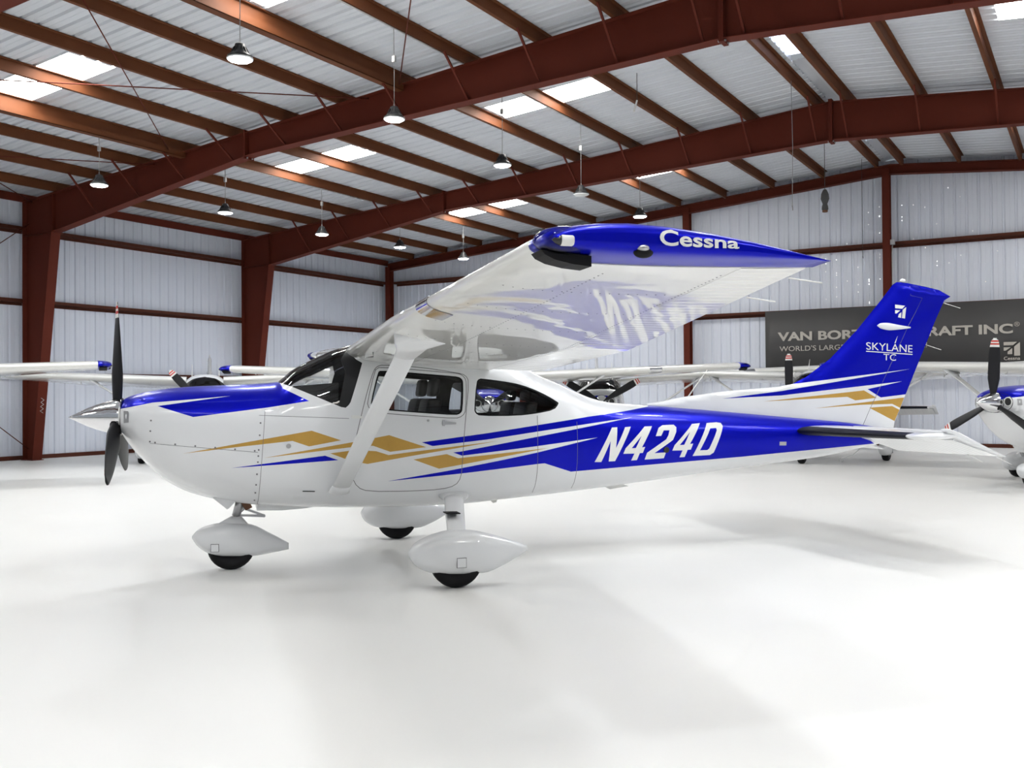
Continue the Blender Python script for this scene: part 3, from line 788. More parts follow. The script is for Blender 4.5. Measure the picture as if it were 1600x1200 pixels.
for s in (-1, 1):
    inl = MB()
    el = lambda k, x: [(x, s * .222 + .068 * k * math.cos(a), 1.335 + .072 * k * math.sin(a)) for a in [2 * PI * i / 20 for i in range(20)]]
    inl.loft([el(1.0, -2.520), el(1.0, -2.552), el(.8, -2.552), el(.75, -2.53)], cap=False)
    o = inl.build('air_inlet', 'offwhite', plane)
    MB().add(el(.8, -2.5475), [tuple(range(20))]).build('inlet_duct', 'grill', o, fix=False)
# registration letters
LET = {'N': [[(1.515,0.869),(1.697,1.18),(1.753,1.181),(1.732,0.991),(1.836,1.18),(1.897,1.184),(1.726,0.871),(1.66,0.87),(1.676,1.057),(1.584,0.867)]],
 '4': [[(1.809,0.936),(1.832,0.986),(2.042,1.182),(2.122,1.184),(2.003,0.99),(2.036,0.993),(2.013,0.938),(1.981,0.937),(1.954,0.873),(1.894,0.871),(1.924,0.935)],[(1.895,0.985),(1.939,0.986),(2.001,1.097)]],
 '2': [[(2.151,1.091),(2.19,1.167),(2.236,1.191),(2.357,1.193),(2.382,1.169),(2.374,1.125),(2.336,1.053),(2.311,1.036),(2.136,0.932),(2.261,0.936),(2.241,0.881),(2.036,0.875),(2.058,0.938),(2.263,1.059),(2.288,1.097),(2.304,1.142),(2.242,1.143),(2.209,1.092)]],
 '4b': [[(2.328,0.951),(2.352,1.001),(2.559,1.196),(2.65,1.203),(2.52,1.009),(2.555,1.011),(2.531,0.955),(2.496,0.954),(2.468,0.886),(2.412,0.885),(2.44,0.95)],[(2.408,1.001),(2.457,1.002),(2.524,1.122)]],
 'D': [[(2.555,0.893),(2.726,1.202),(2.838,1.208),(2.886,1.2),(2.901,1.169),(2.882,1.126),(2.788,0.92),(2.748,0.896)],[(2.632,0.945),(2.713,0.945),(2.734,0.958),(2.825,1.131),(2.822,1.154),(2.754,1.151)]]}
hero_only = []
for s in (-1, 1):
    for k, rings in LET.items():
        rr = [subdiv(r, .03) for r in rings]
        if s > 0: rr = [[(4.42 - x, z) for x, z in r] for r in rr]
        allp = rings[0] if s < 0 else [(4.42 - x, z) for x, z in rings[0]]
        x0, x1 = min(p[0] for p in allp), max(p[0] for p in allp); z0, z1 = min(p[1] for p in allp), max(p[1] for p in allp)
        g = [(x, z) for x in np.arange(x0, x1, .03) for z in np.arange(z0, z1, .03)]
        v, fcs = surface_cdt(g, rr)
        ff = []
        for t in fcs:
            c = (sum(v[i][0] for i in t) / 3, sum(v[i][1] for i in t) / 3)
            if inpoly(c, rr[0]) and not (len(rr) > 1 and inpoly(c, rr[1])): ff.append(t)
        v3 = []; n3 = []
        for (x, z) in v:
            y = fhalf(x, z); n = fnormal(x, y, z); v3.append((x + n.x * .0015, s * (y + n.y * .0015), z + n.z * .0015)); n3.append(Vector((n.x, s * n.y, n.z)))
        ff = [f if (Vector(v3[f[1]]) - Vector(v3[f[0]])).cross(Vector(v3[f[2]]) - Vector(v3[f[0]])).y * s > 0 else f[::-1] for f in ff]
        hero_only.append(part('registration_letter', make_mesh('registration_letter', v3, ff, n3), 'offwhite'))

# small fittings on the left and right flank
def on_side(x, z, s, off=0.0): return Vector((x, s * (fhalf(x, z) + off), z))
def plate(poly, s, a, b):   # thin plate lying on the flank
    mb = MB(); n = len(poly); A = [on_side(x, z, s, a) for x, z in poly]; B = [on_side(x, z, s, b) for x, z in poly]
    mb.add(A + B, [tuple(range(n)), tuple(range(n, 2 * n))] + [(i, (i + 1) % n, n + (i + 1) % n, n + i) for i in range(n)]); return mb
def disc(cx_, cz_, r, n=14): return [(cx_ + r * math.cos(2 * PI * i / n), cz_ + r * math.sin(2 * PI * i / n)) for i in range(n)]
for s in (-1, 1):
    plate([(.075, 1.272), (.092, 1.275), (.098, 1.262), (.195, 1.252), (.195, 1.236), (.098, 1.234), (.092, 1.222), (.075, 1.225)], s, -.001, .010).build('door_handle', 'metal', doors[s])
    plate([(-2.505, 1.378), (-2.470, 1.378), (-2.463, 1.368), (-2.463, 1.285), (-2.505, 1.280)], s, .003, .008).build('inlet_lip', 'metal', plane)
    plate(disc(-.049, 1.272, .010), s, -.001, .006).build('door_lock', 'metal', doors[s])
    plate(disc(-1.215, 1.077, .020), s, -.001, .004).build('drain_cap', 'metal', plane)
    plate(disc(2.263, .959, .028), s, -.001, .012).build('tail_vent', 'grill', plane)
    plate([(3.545, 1.005), (3.625, 1.003), (3.625, .966), (3.545, .968)], s, -.001, .003).build('data_plate', 'metal', plane)
    plate([(-.70, 1.325), (-.655, 1.325), (-.60, 1.312), (-.60, 1.302), (-.655, 1.296), (-.70, 1.298)], s, -.001, .010).build('door_hinge', 'offwhite', plane)
    plate([(-1.10, .700), (-1.0, .696), (-1.0, .688), (-1.10, .692)], s, -.001, .004).build('side_vent', 'black', plane)
fs = MB()
for s in (-1, 1):
    spots = [(-2.29, 1.30), (-2.295, 1.215), (-2.30, 1.13)] + [(-2.26 + .155 * i, 1.122 - .0158 * i) for i in range(6)] + [(-1.485 + .07 * (z - .6), z) for z in (.62, .69, .76, .85, .95, 1.0, 1.05, 1.17, 1.27)]
    for x, z in spots:
        poly = disc(x, z, .0075, 8); A = [on_side(a, b, s, .0) for a, b in poly]; B = [on_side(a, b, s, .003) for a, b in poly]
        fs.add(A + B, [tuple(range(8, 16))] + [(i, (i + 1) % 8, 8 + (i + 1) % 8, 8 + i) for i in range(8)])
o = fs.build('fasteners', 'seam', plane); o['kind'] = 'stuff'; o.name = 'cowl_fastener'

# ---- propeller and spinner
sp = MB().lathe([(.004, -2.962), (.02, -2.93), (.045, -2.88), (.075, -2.82), (.103, -2.75), (.128, -2.67), (.146, -2.60), (.155, -2.555), (.153, -2.548), (.02, -2.548)], (0, 0, 1.325), 'x', 36).build('spinner', 'chrome', plane)
def blade(ang, L=.965):
    root = empty('propeller_blade', (-2.585, 0, 1.325), parent=plane)
    def sec(r):
        f = r / L
        ch = .080 + .085 * min(1, max(0, (f - .12) / .25)) if f < .4 else (.165 if f < .7 else .165 - .080 * ((f - .7) / .3) ** 2)
        if f > .975: ch *= .62
        th = .065 * (1 - f) ** 1.5 + .010
        tw = math.radians(50 - 42 * max(0, f - .1) ** .8)
        pts = []
        for k in range(12):
            a = 2 * PI * k / 12; c = ch / 2 * math.cos(a); t = th / 2 * math.sin(a)
            pts.append((t * math.cos(tw) - c * math.sin(tw), c * math.cos(tw) + t * math.sin(tw), r))
        return pts
    def seg(a, b, n): return [sec(a + (b - a) * i / n) for i in range(n + 1)]
    MB().loft(seg(.10, L, 20)).build('blade_body', 'blade', root)
    cuts = [.86, .895, .92, .94, .965, 1.0]; cols = ['offwhite', 'redtip', 'offwhite', 'redtip', 'offwhite']
    for i, c in enumerate(cols): MB().loft([[(q[0] - .0015, q[1], q[2]) for q in rg[6:] + rg[:1]] for rg in seg(L * cuts[i], L * cuts[i + 1], 2)], closed=False).build('tip_band', c, root, fix=False)
    MB().lathe([(.052, .08), (.052, .135), (.040, .145)], (0, 0, 0), 'z', 14).build('blade_collar', 'black', root)
    root.rotation_euler = (ang, 0, 0)
    return root
BLADES = [blade(math.radians(a)) for a in (0, 120, 240)]

# ---- nose gear
def pant(name, x0, tops, bots, w, yc):
    xs = sorted(set([p[0] for p in tops] + [p[0] for p in bots])); a = [p[0] for p in tops]; b = [p[0] for p in bots]
    X = np.linspace(tops[0][0], tops[-1][0], 26); X = tops[0][0] + (X - tops[0][0]) ** 1.0
    Xs = [tops[0][0] + (tops[-1][0] - tops[0][0]) * (i / 25) ** 1.25 for i in range(26)]
    mt = pchip(np.array(a), np.array([p[1] for p in tops])); mbb = pchip(np.array(b), np.array([p[1] for p in bots]))
    def ev(xx, xs_, ys_, m):
        i = min(max(int(np.searchsorted(xs_, xx)) - 1, 0), len(xs_) - 2); h = xs_[i + 1] - xs_[i]; t = (xx - xs_[i]) / h
        return (1 + 2 * t) * (1 - t) ** 2 * ys_[i] + t * (1 - t) ** 2 * h * m[i] + t * t * (3 - 2 * t) * ys_[i + 1] + t * t * (t - 1) * h * m[i + 1]
    rings = []; L = tops[-1][0] - tops[0][0]
    for x in Xs:
        zt = ev(x, a, [p[1] for p in tops], mt); zb = ev(x, b, [p[1] for p in bots], mbb); f = (x - tops[0][0]) / L
        ww = w * (math.sqrt(max(0, 1 - (1 - f / .32) ** 2)) if f < .32 else 1 - .86 * ((f - .32) / .68) ** 1.5) + .004
        zc = (zt + zb) / 2; hh = max((zt - zb) / 2, .002); ring = []
        for k in range(28):
            an = 2 * PI * k / 28; c, s_ = math.cos(an), math.sin(an)
            ring.append((x, yc + ww * math.copysign(abs(c) ** .8, c), zc + hh * math.copysign(abs(s_) ** .85, s_)))
        rings.append(ring)
    return MB().loft(rings)
def tyre(r, w): return [(.07, -w * .30), (.11, -w * .34), (.135, -w * .48), (r * .82, -w * .5), (r * .95, -w * .38), (r, -w * .16), (r, w * .16), (r * .95, w * .38), (r * .82, w * .5), (.135, w * .48), (.11, w * .34), (.07, w * .30)]
npant = pant('wheel_pant', 0, [(-1.993,.297),(-1.95,.345),(-1.88,.378),(-1.76,.402),(-1.65,.405),(-1.5,.378),(-1.35,.300),(-1.186,.204)], [(-1.993,.280),(-1.95,.215),(-1.88,.160),(-1.80,.125),(-1.65,.112),(-1.5,.105),(-1.35,.122),(-1.186,.148)], .125, 0).build('wheel_pant', 'white', plane)
MB().box((-1.839, -.1265, .171), (-1.771, -.115, .239)).build('panel_joint', 'seam', npant)
MB().box((-1.835, -.128, .175), (-1.775, -.115, .235)).build('access_panel', 'white', npant)
MB().loft([[(-1.67 + .15 * math.cos(a), .06 * math.sin(a), .375) for a in [2 * PI * i / 16 for i in range(16)]], [(-1.63 + .045 * math.cos(a), .035 * math.sin(a), .455) for a in [2 * PI * i / 16 for i in range(16)]]]).build('pant_neck', 'white', npant)
MB().lathe(tyre(.200, .135), (-1.67, 0, .199), 'y', 32).build('tyre', 'black', plane)
ng = empty('nose_gear', (0, 0, 0), parent=plane)
MB().tube([(-1.655, 0, .36), (-1.625, 0, .47)], .026, 14).build('oleo_piston', 'chrome', ng)
MB().tube([(-1.63, 0, .455), (-1.60, 0, .56), (-1.575, 0, .66)], [.036, .038, .045], 14).build('oleo_cylinder', 'metal', ng)
MB().prism([(-1.615, .62), (-1.53, .60), (-1.495, .53), (-1.55, .505)], lambda x, z: (x, -.05, z), lambda x, z: (x, .05, z)).build('steering_boot', 'brown', ng)
MB().bar((-1.55, 0, .515), (-1.395, 0, .452), .035, .018).build('scissor_link', 'metal', ng)
MB().bar((-1.60, 0, .462), (-1.395, 0, .447), .035, .018).build('scissor_link', 'metal', ng)
MB().tube([(-1.395, -.03, .45), (-1.395, .03, .45)], .012, 8).build('link_pin', 'metal', ng)
MB().prism([(-1.82, .640), (-1.805, .648), (-1.69, .545), (-1.705, .540)], lambda x, z: (x, -.22, z), lambda x, z: (x, .22, z)).build('cowl_flap', 'white', plane)
for s in (-1, 1): MB().prism([(-1.81, .645), (-1.69, .545), (-1.615, .625)], lambda x, z: (x, s * .215, z), lambda x, z: (x, s * .222, z)).build('flap_side', 'white', plane)
MB().loft([[(x, y * k, z) for y, z in ((-.20, .60), (-.17, zz), (.17, zz), (.20, .60))] for x, zz, k in ((-1.46, .515, 1), (-1.25, .507, .95), (-1.05, .515, .8), (-.90, .53, .5))]).build('belly_fairing', 'white', plane)
MB().tube([(-1.60, .20, .62), (-1.60, .22, .53), (-1.56, .22, .48)], .028, 12).build('exhaust_pipe', 'metal', plane)

# ---- main gear
for s in (-1, 1):
    yc = s * 1.39
    mp_ = pant('wheel_pant', 0, [(-.375,.285),(-.33,.345),(-.26,.385),(-.16,.420),(-.04,.442),(.1,.438),(.25,.405),(.4,.358),(.568,.296)], [(-.375,.275),(-.35,.215),(-.30,.165),(-.22,.128),(-.12,.110),(.1,.098),(.22,.100),(.36,.145),(.568,.250)], .135, yc).build('wheel_pant', 'white', plane)
    MB().box((-.024, yc + s * .128, .168), (.052, yc + s * .1375, .244)).build('panel_joint', 'seam', mp_)
    MB().box((-.02, yc + s * .128, .172), (.048, yc + s * .139, .240)).build('access_panel', 'white', mp_)
    MB().lathe(tyre(.205, .15), (0, yc, .203), 'y', 32).build('tyre', 'black', plane)
    def foil(cx_, cy_, cz_, ch, th, tilt=0): return [(cx_ + ch / 2 * math.cos(a), cy_ + th / 2 * math.sin(a) * .8, cz_ + th / 2 * math.sin(a) * .9) for a in [2 * PI * i / 18 for i in range(18)]]
    MB().loft([foil(.205, s * .40, .640, .185, .08), foil(.160, s * .62, .575, .17, .075), foil(.085, s * 1.0, .475, .158, .07), foil(.02, s * 1.33, .395, .148, .065)]).build('gear_leg', 'white', plane)
    MB().loft([foil(.20, s * .43, .630, .29, .17), foil(.19, s * .49, .615, .26, .12), foil(.18, s * .55, .597, .205, .09)]).build('leg_fairing', 'white', plane)
    MB().prism([(.0, .525), (.115, .522), (.115, .530), (.0, .533)], lambda x, z: (x, s * .92, z), lambda x, z: (x, s * 1.06, z)).build('step', 'black', plane)

# ---- wing
LE = [(0.40, -.72, 1.872), (.56, -.72, 1.880), (2.55, -.705, 1.958), (5.25, -.580, 2.062)]
TE = [(0.40, .97, 1.685), (.56, .97, 1.690), (2.55, .985, 1.785), (5.25, .680, 2.016)]
def tab(T, y):
    for a, b in zip(T, T[1:]):
        if y <= b[0]: t = (y - a[0]) / (b[0] - a[0]); return a[1] + (b[1] - a[1]) * t, a[2] + (b[2] - a[2]) * t
    a, b = T[-2], T[-1]; t = (y - a[0]) / (b[0] - a[0]); return a[1] + (b[1] - a[1]) * t, a[2] + (b[2] - a[2]) * t
def thick(u): return 5 * .12 * (.2969 * math.sqrt(u) - .126 * u - .3516 * u * u + .2843 * u ** 3 - .1030 * u ** 4)
def camber(u): return .02 / .16 * (.8 * u - u * u) if u < .4 else .02 / .36 * (.2 + .8 * u - u * u)
def wpt(y, u, up, s, k=1.0, dz=0.0):
    (lx, lz), (tx, tz) = tab(LE, y), tab(TE, y); c = tx - lx
    z = camber(u) * c + (thick(u) * c * k if up else -thick(u) * c * k)
    return (lx + (tx - lx) * u, s * y, lz + (tz - lz) * u + z + dz)
US = [0, .004, .012, .025, .045, .075, .11, .16, .22, .30, .40, .50, .60, .68, .735]
def wing_ring(y, s, us=US, k=1.0):
    return [wpt(y, u, True, s, k) for u in reversed(us)] + [wpt(y, u, False, s, k) for u in us[1:]]
def ctrl(y0, y1, s, name, beads):
    """trailing control surface with pressed V beads running chordwise"""
    ys = []
    n = beads
    for i in range(n):
        a = y0 + (y1 - y0) * i / n; d = (y1 - y0) / n; ys += [(a, 0), (a + d * .68, 0), (a + d * .80, .003), (a + d * .92, 0)]
    ys.append((y1, 0)); us = [.7375, .78, .85, .92, .985]; rings = []
    for y, h in ys:
        up = [wpt(y, u, True, s) for u in reversed(us)]; dn = [wpt(y, u, False, s) for u in us]
        hh = [0, h, h, h, 0]
        up = [(p[0], p[1], p[2] - q) for p, q in zip(up, reversed(hh))]; dn = [(p[0], p[1], p[2] + q) for p, q in zip(dn, hh)]
        rings.append(up + dn)
    return MB().loft(rings, smooth=False).build(name, 'wingwhite', plane)
for s in (-1, 1):
    ysw = [.40, .56, .9, 1.4, 2.0, 2.55, 3.0, 3.5, 4.0, 4.5, 4.9, 5.25]
    wr = [wing_ring(y, s) for y in ysw]
    w = MB().loft(wr, closed=False).loft([[r[-1], r[0]] for r in wr], closed=False, smooth=False)
    w.add(wr[0], [tuple(range(len(wr[0])))]); w.add(wr[-1], [tuple(range(len(wr[-1])))])
    w = w.build('wing', 'wingwhite', plane, fix=False)
    bm = bmesh.new(); bm.from_mesh(w.data); bmesh.ops.recalc_face_normals(bm, faces=bm.faces); bm.to_mesh(w.data); bm.free()
    ctrl(.60, 2.78, s, 'flap', 26); ctrl(2.80, 5.22, s, 'aileron', 30)
    # blue fibreglass tip
    rings = []
    full = [0, .004, .012, .03, .06, .11, .18, .28, .40, .55, .70, .84, .95, 1.0]
    for i in range(11):
        a = i / 10 * PI / 2 * .985; y = 5.25 + .225 * math.sin(a); k = math.cos(a) ** .38
        (lx, lz), (tx, tz) = tab(LE, 5.25 + (y - 5.25) * .4), tab(TE, 5.25)
        lx += .045 * (1 - math.cos(a)); tx = .68 - .06 * math.sin(a); tz = 2.014 - .010 * math.sin(a); lz -= .010 * math.sin(a); c = tx - lx
        def pt(u, up):
            z = camber(u) * c * 1.2 + (thick(u) * c if up else -thick(u) * c) * k * 1.0
            return (lx + (tx - lx) * u, s * y, lz + (tz - lz) * u + z + .006 * math.sin(a))
        rings.append([pt(u, True) for u in reversed(full)] + [pt(u, False) for u in full[1:-1]])
    tip = MB().loft(rings).build('wing_tip', 'blue', plane)
    # lens bubble, light body, strobe, black lower guard
    def ell(c, r, n=20, m=10, cut=0):
        mb = MB(); rg = []
        for i in range(m + 1):
            t = PI * i / m; rg.append([(c[0] + r[0] * math.cos(t), c[1] + r[1] * math.sin(t) * math.cos(2 * PI * j / n), c[2] + r[2] * math.sin(t) * math.sin(2 * PI * j / n)) for j in range(n)])
        rg[0] = [(c[0] + r[0], c[1], c[2] + 1e-5 * j) for j in range(n)]; rg[-1] = [(c[0] - r[0], c[1], c[2] + 1e-5 * j) for j in range(n)]
        return mb.loft(rg, cap=False)
    ell((-.475, s * 5.38, 2.064), (.125, .090, .056)).build('lens_cover', 'lens', tip)
    MB().lathe([(.001, -.553), (.010, -.543), (.019, -.527), (.021, -.520)], (0, s * 5.46, 2.055), 'x', 16).build('position_light', 'navred', tip)
    MB().lathe([(.021, -.520), (.0225, -.516), (.0225, -.476), (.019, -.470)], (0, s * 5.46, 2.055), 'x', 16).build('light_body', 'offwhite', tip)
    ell((-.19, s * 5.462, 2.035), (.026, .022, .014)).build('strobe', 'metal', tip)
    ell((-.185, s * 5.452, 2.020), (.040, .022, .022)).build('strobe_base', 'black', tip)
    gp = [(-.575, 2.026), (-.375, 2.008), (-.375, 1.968), (-.45, 1.975), (-.52, 1.990), (-.56, 2.008)]
    MB().prism(gp, lambda x, z: (x, s * 5.27, z), lambda x, z: (x, s * 5.40, z)).build('lower_guard', 'black', tip)
    # landing light set in the leading edge of the left wing, tie-down ring
    if s < 0:
        lu = [0, .004, .012, .025, .045, .075, .10]
        MB().loft([[(p[0] - .003, p[1], p[2]) for p in [wpt(y, u, True, s, 1.03) for u in reversed(lu)] + [wpt(y, u, False, s, 1.04) for u in lu[1:]]] for y in (3.34, 3.42, 3.52, 3.60)], closed=False).build('landing_light', 'chrome', w)
    MB().tube([(-.30, s * 2.62, 1.86), (-.30, s * 2.62, 1.82), (-.27, s * 2.62, 1.80), (-.25, s * 2.62, 1.82), (-.25, s * 2.62, 1.86)], .006, 6).build('tie_down_ring', 'offwhite', w)
    # rivet rows on the lower skin
    rv = MB(); cnt = 0
    def rivet(y, u):
        p = wpt(y, u, False, s); q = .004
        rv.add([(p[0] - q, p[1] - q, p[2]), (p[0] + q, p[1] - q, p[2]), (p[0] + q, p[1] + q, p[2]), (p[0] - q, p[1] + q, p[2]), (p[0], p[1], p[2] - .003)], [(0, 1, 4), (1, 2, 4), (2, 3, 4), (3, 0, 4)])
    for i in range(110): rivet(.62 + 4.5 * i / 110, .72)
    for i in range(90): rivet(.62 + 4.5 * i / 90, .30)
    for yy in (1.2, 1.9, 2.55, 3.3, 4.0, 4.6):
        for i in range(18): rivet(yy, .08 + .62 * i / 18)
    o = rv.build('rivet', 'seam', w, fix=False); o['kind'] = 'stuff'
    # strut and cuffs
    A = Vector((-.80, s * .54, .70)); B = Vector((-.50, s * 2.37, 1.87))
    d = (B - A).normalized(); ax = Vector((1, 0, 0)); ax = (ax - d * ax.dot(d)).normalized(); nn = d.cross(ax)
    def ssec(c, ch, th): return [tuple(c + ax * (ch / 2 * math.cos(a)) + nn * (th / 2 * math.sin(a))) for a in [2 * PI * i / 20 for i in range(20)]]
    MB().loft([ssec(A + (B - A) * t, .150, .045) for t in (0, .3, .6, 1.0)]).build('wing_strut', 'white', plane)
    ch_ = [(.0, .155, .05), (.05, .17, .06), (.09, .23, .08)]
    MB().loft([ssec(A + (B - A) * (.035 - t), c, h) for t, c, h in ((0, .153, .047), (.03, .165, .055), (.05, .18, .06))]).build('strut_cuff', 'white', plane)
    def cuff(z, y, x0, x1, th): return [((x0 + x1) / 2 + (x1 - x0) / 2 * math.cos(a), s * y + th / 2 * math.sin(a), z + (0 if True else 0)) for a in [2 * PI * i / 20 for i in range(20)]]
    MB().loft([ssec(A + (B - A) * .90, .154, .05), cuff(1.800, 2.26, -.600, -.39, .09), cuff(1.838, 2.33, -.625, -.26, .14), cuff(1.900, 2.39, -.64, -.13, .17)]).build('strut_cuff', 'white', plane)
    # static wicks
    for (y, L) in ((5.02, .17), (4.55, .16)):
        p = wpt(y, 1.0, False, s); MB().tube([p, (p[0] + L, p[1], p[2] - .018)], .0035, 5).build('static_wick', 'offwhite', plane)
    MB().tube([(-.60, s * 1.15, 1.83), (-.60, s * 1.15, 1.79), (-.66, s * 1.15, 1.785)], .006, 6).build('pitot_tube', 'metal', plane)

# ---- fin and rudder
FO = [(2.221,1.36),(2.221,1.39),(2.617,1.455),(3.013,1.503),(3.68,1.551),(3.827,1.576),(3.991,1.648),(4.278,1.838),(4.601,2.138),(4.899,2.456),(5.043,2.62),(5.09,2.645),(5.217,2.638),(5.456,2.603),(5.617,2.573),(5.762,2.507),(5.68,2.465),(5.572,2.265),(5.365,1.842),(5.168,1.437),(5.038,1.169),(5.013,1.045),(4.70,1.10),(3.6,1.22),(2.56,1.32)]
FB = [(3.827,1.576),(3.991,1.648),(4.278,1.838),(4.601,2.138),(4.899,2.456),(5.043,2.62),(5.09,2.66),(5.217,2.66),(5.456,2.63),(5.617,2.60),(5.80,2.52),(5.69,2.465),(5.58,2.265),(5.375,1.842),(5.19,1.464),(4.866,1.432),(4.697,1.52),(5.131,1.6),(3.679,1.462),(3.013,1.434),(3.68,1.507),(5.236,1.73),(4.05,1.602)]
FG = [[(3.468,1.402),(4.654,1.507),(4.815,1.429),(4.553,1.404),(4.454,1.442)],[(4.061,1.327),(5.16,1.43),(5.11,1.32),(5.009,1.364),(4.637,1.358)],[(4.721,1.327),(5.009,1.341),(5.10,1.3),(5.038,1.183)]]
RUD = [(5.248,2.7),(5.223,2.503),(5.374,2.479),(5.202,2.192),(4.728,1.307),(4.60,1.02),(6,1.0),(6,2.7)]
def fin_le(z):
    T = [(1.30,2.2),(1.39,2.221),(1.455,2.617),(1.503,3.013),(1.551,3.68),(1.576,3.827),(1.648,3.991),(1.838,4.278),(2.138,4.601),(2.456,4.899),(2.62,5.043),(2.66,5.10)]
    return lerp_tab(T, max(z, 1.30))
def fin_te(z):
    T = [(1.0,5.013),(1.045,5.013),(1.169,5.038),(1.437,5.168),(1.842,5.365),(2.265,5.572),(2.465,5.68),(2.507,5.762),(2.66,5.80)]
    return lerp_tab(T, max(z, 1.0))
def dist_poly(p, poly):
    b = 9
    for i, a in enumerate(poly):
        c = poly[(i + 1) % len(poly)]; ab = (c[0] - a[0], c[1] - a[1]); L = ab[0] ** 2 + ab[1] ** 2
        t = max(0, min(1, ((p[0] - a[0]) * ab[0] + (p[1] - a[1]) * ab[1]) / L)); b = min(b, math.hypot(p[0] - a[0] - ab[0] * t, p[1] - a[1] - ab[1] * t))
    return b
def fin_y(x, z):
    a, b = fin_le(z), fin_te(z); u = min(1, max(0, (x - a) / max(b - a, .01)))
    le = min(1, math.sqrt(max(0, (x - a)) / .30)); h = .055 * le * (1 - u ** 2.2 * .92) + .001
    h *= min(1, math.sqrt(max(0, (2.66 - .21 * max(0, x - 5.1) - z)) / .06 + .02)) if x > 4.9 else 1
    if z < 1.6: h = min(h, .050)
    return max(.0015, min(h, .055))
fpoly = subdiv(FO, .05)
fgrid = [(x, z) for x in np.arange(2.25, 5.78, .04) for z in np.arange(1.05, 2.64, .04) if inpoly((x, z), FO)]
gap = [(5.248, 2.7), (5.223, 2.503), (5.374, 2.479), (5.202, 2.192), (4.728, 1.307), (4.60, 1.02)]
fv, ff_ = surface_cdt(fgrid, [fpoly, subdiv(FB, .05), subdiv(RUD, .05)] + [subdiv(g, .05) for g in FG])
def finclass(c):
    if not inpoly(c, FO): return None
    base = 'rudder' if inpoly(c, RUD) else 'fin'
    for i, g in enumerate(FG):
        if inpoly(c, g): return base + ':gold'
    return base + (':blue' if inpoly(c, FB) else ':white')
fcl = class_meshes(fv, ff_, finclass, None, None, 1)
def fin_mesh(name, faces):
    vs = []; fs2 = []; ns = []; used = sorted({i for f in faces for i in f})
    for s in (-1, 1):
        mp = {}
        for i in used:
            x, z = fv[i]; y = fin_y(x, z); e = .01
            n = Vector((-(fin_y(x + e, z) - fin_y(x - e, z)) / (2 * e), 1, -(fin_y(x, z + e) - fin_y(x, z - e)) / (2 * e)))
            n.x = max(-3, min(3, n.x)); n.z = max(-3, min(3, n.z)); n.normalize()
            mp[i] = len(vs); vs.append((x, s * y, z)); ns.append(Vector((n.x, s * n.y, n.z)))
        for f in faces:
            a = [mp[i] for i in f]; p0, p1, p2 = (Vector(vs[i]) for i in a); g = (p1 - p0).cross(p2 - p0)
            if g.y * s < 0: a.reverse()
            fs2.append(tuple(a))
    me = bpy.data.meshes.new(name); me.from_pydata(vs, [], fs2); me.polygons.foreach_set('use_smooth', [True] * len(fs2)); me.update()
    me.normals_split_custom_set_from_vertices(ns); return me
fin = part('vertical_fin', fin_mesh('vertical_fin', fcl['fin:white']), 'white')
part('blue_paint', fin_mesh('blue_paint', fcl['fin:blue']), 'blue', fin); part('gold_stripe', fin_mesh('gold_stripe', fcl['fin:gold']), 'gold', fin)
rud = part('rudder', fin_mesh('rudder', fcl['rudder:white']), 'white')
part('blue_paint', fin_mesh('blue_paint', fcl['rudder:blue']), 'blue', rud); part('gold_stripe', fin_mesh('gold_stripe', fcl['rudder:gold']), 'gold', rud)
hl = MB()
for s in (-1, 1): hl.tube([(x, s * (fin_y(x, z) + .0005), z) for x, z in [(5.223, 2.60), (5.223, 2.503), (5.374, 2.479), (5.29, 2.33), (5.202, 2.192), (4.965, 1.75), (4.728, 1.307), (4.62, 1.10)]], .0022, 5)
hl.build('rudder_gap', 'seam', plane)
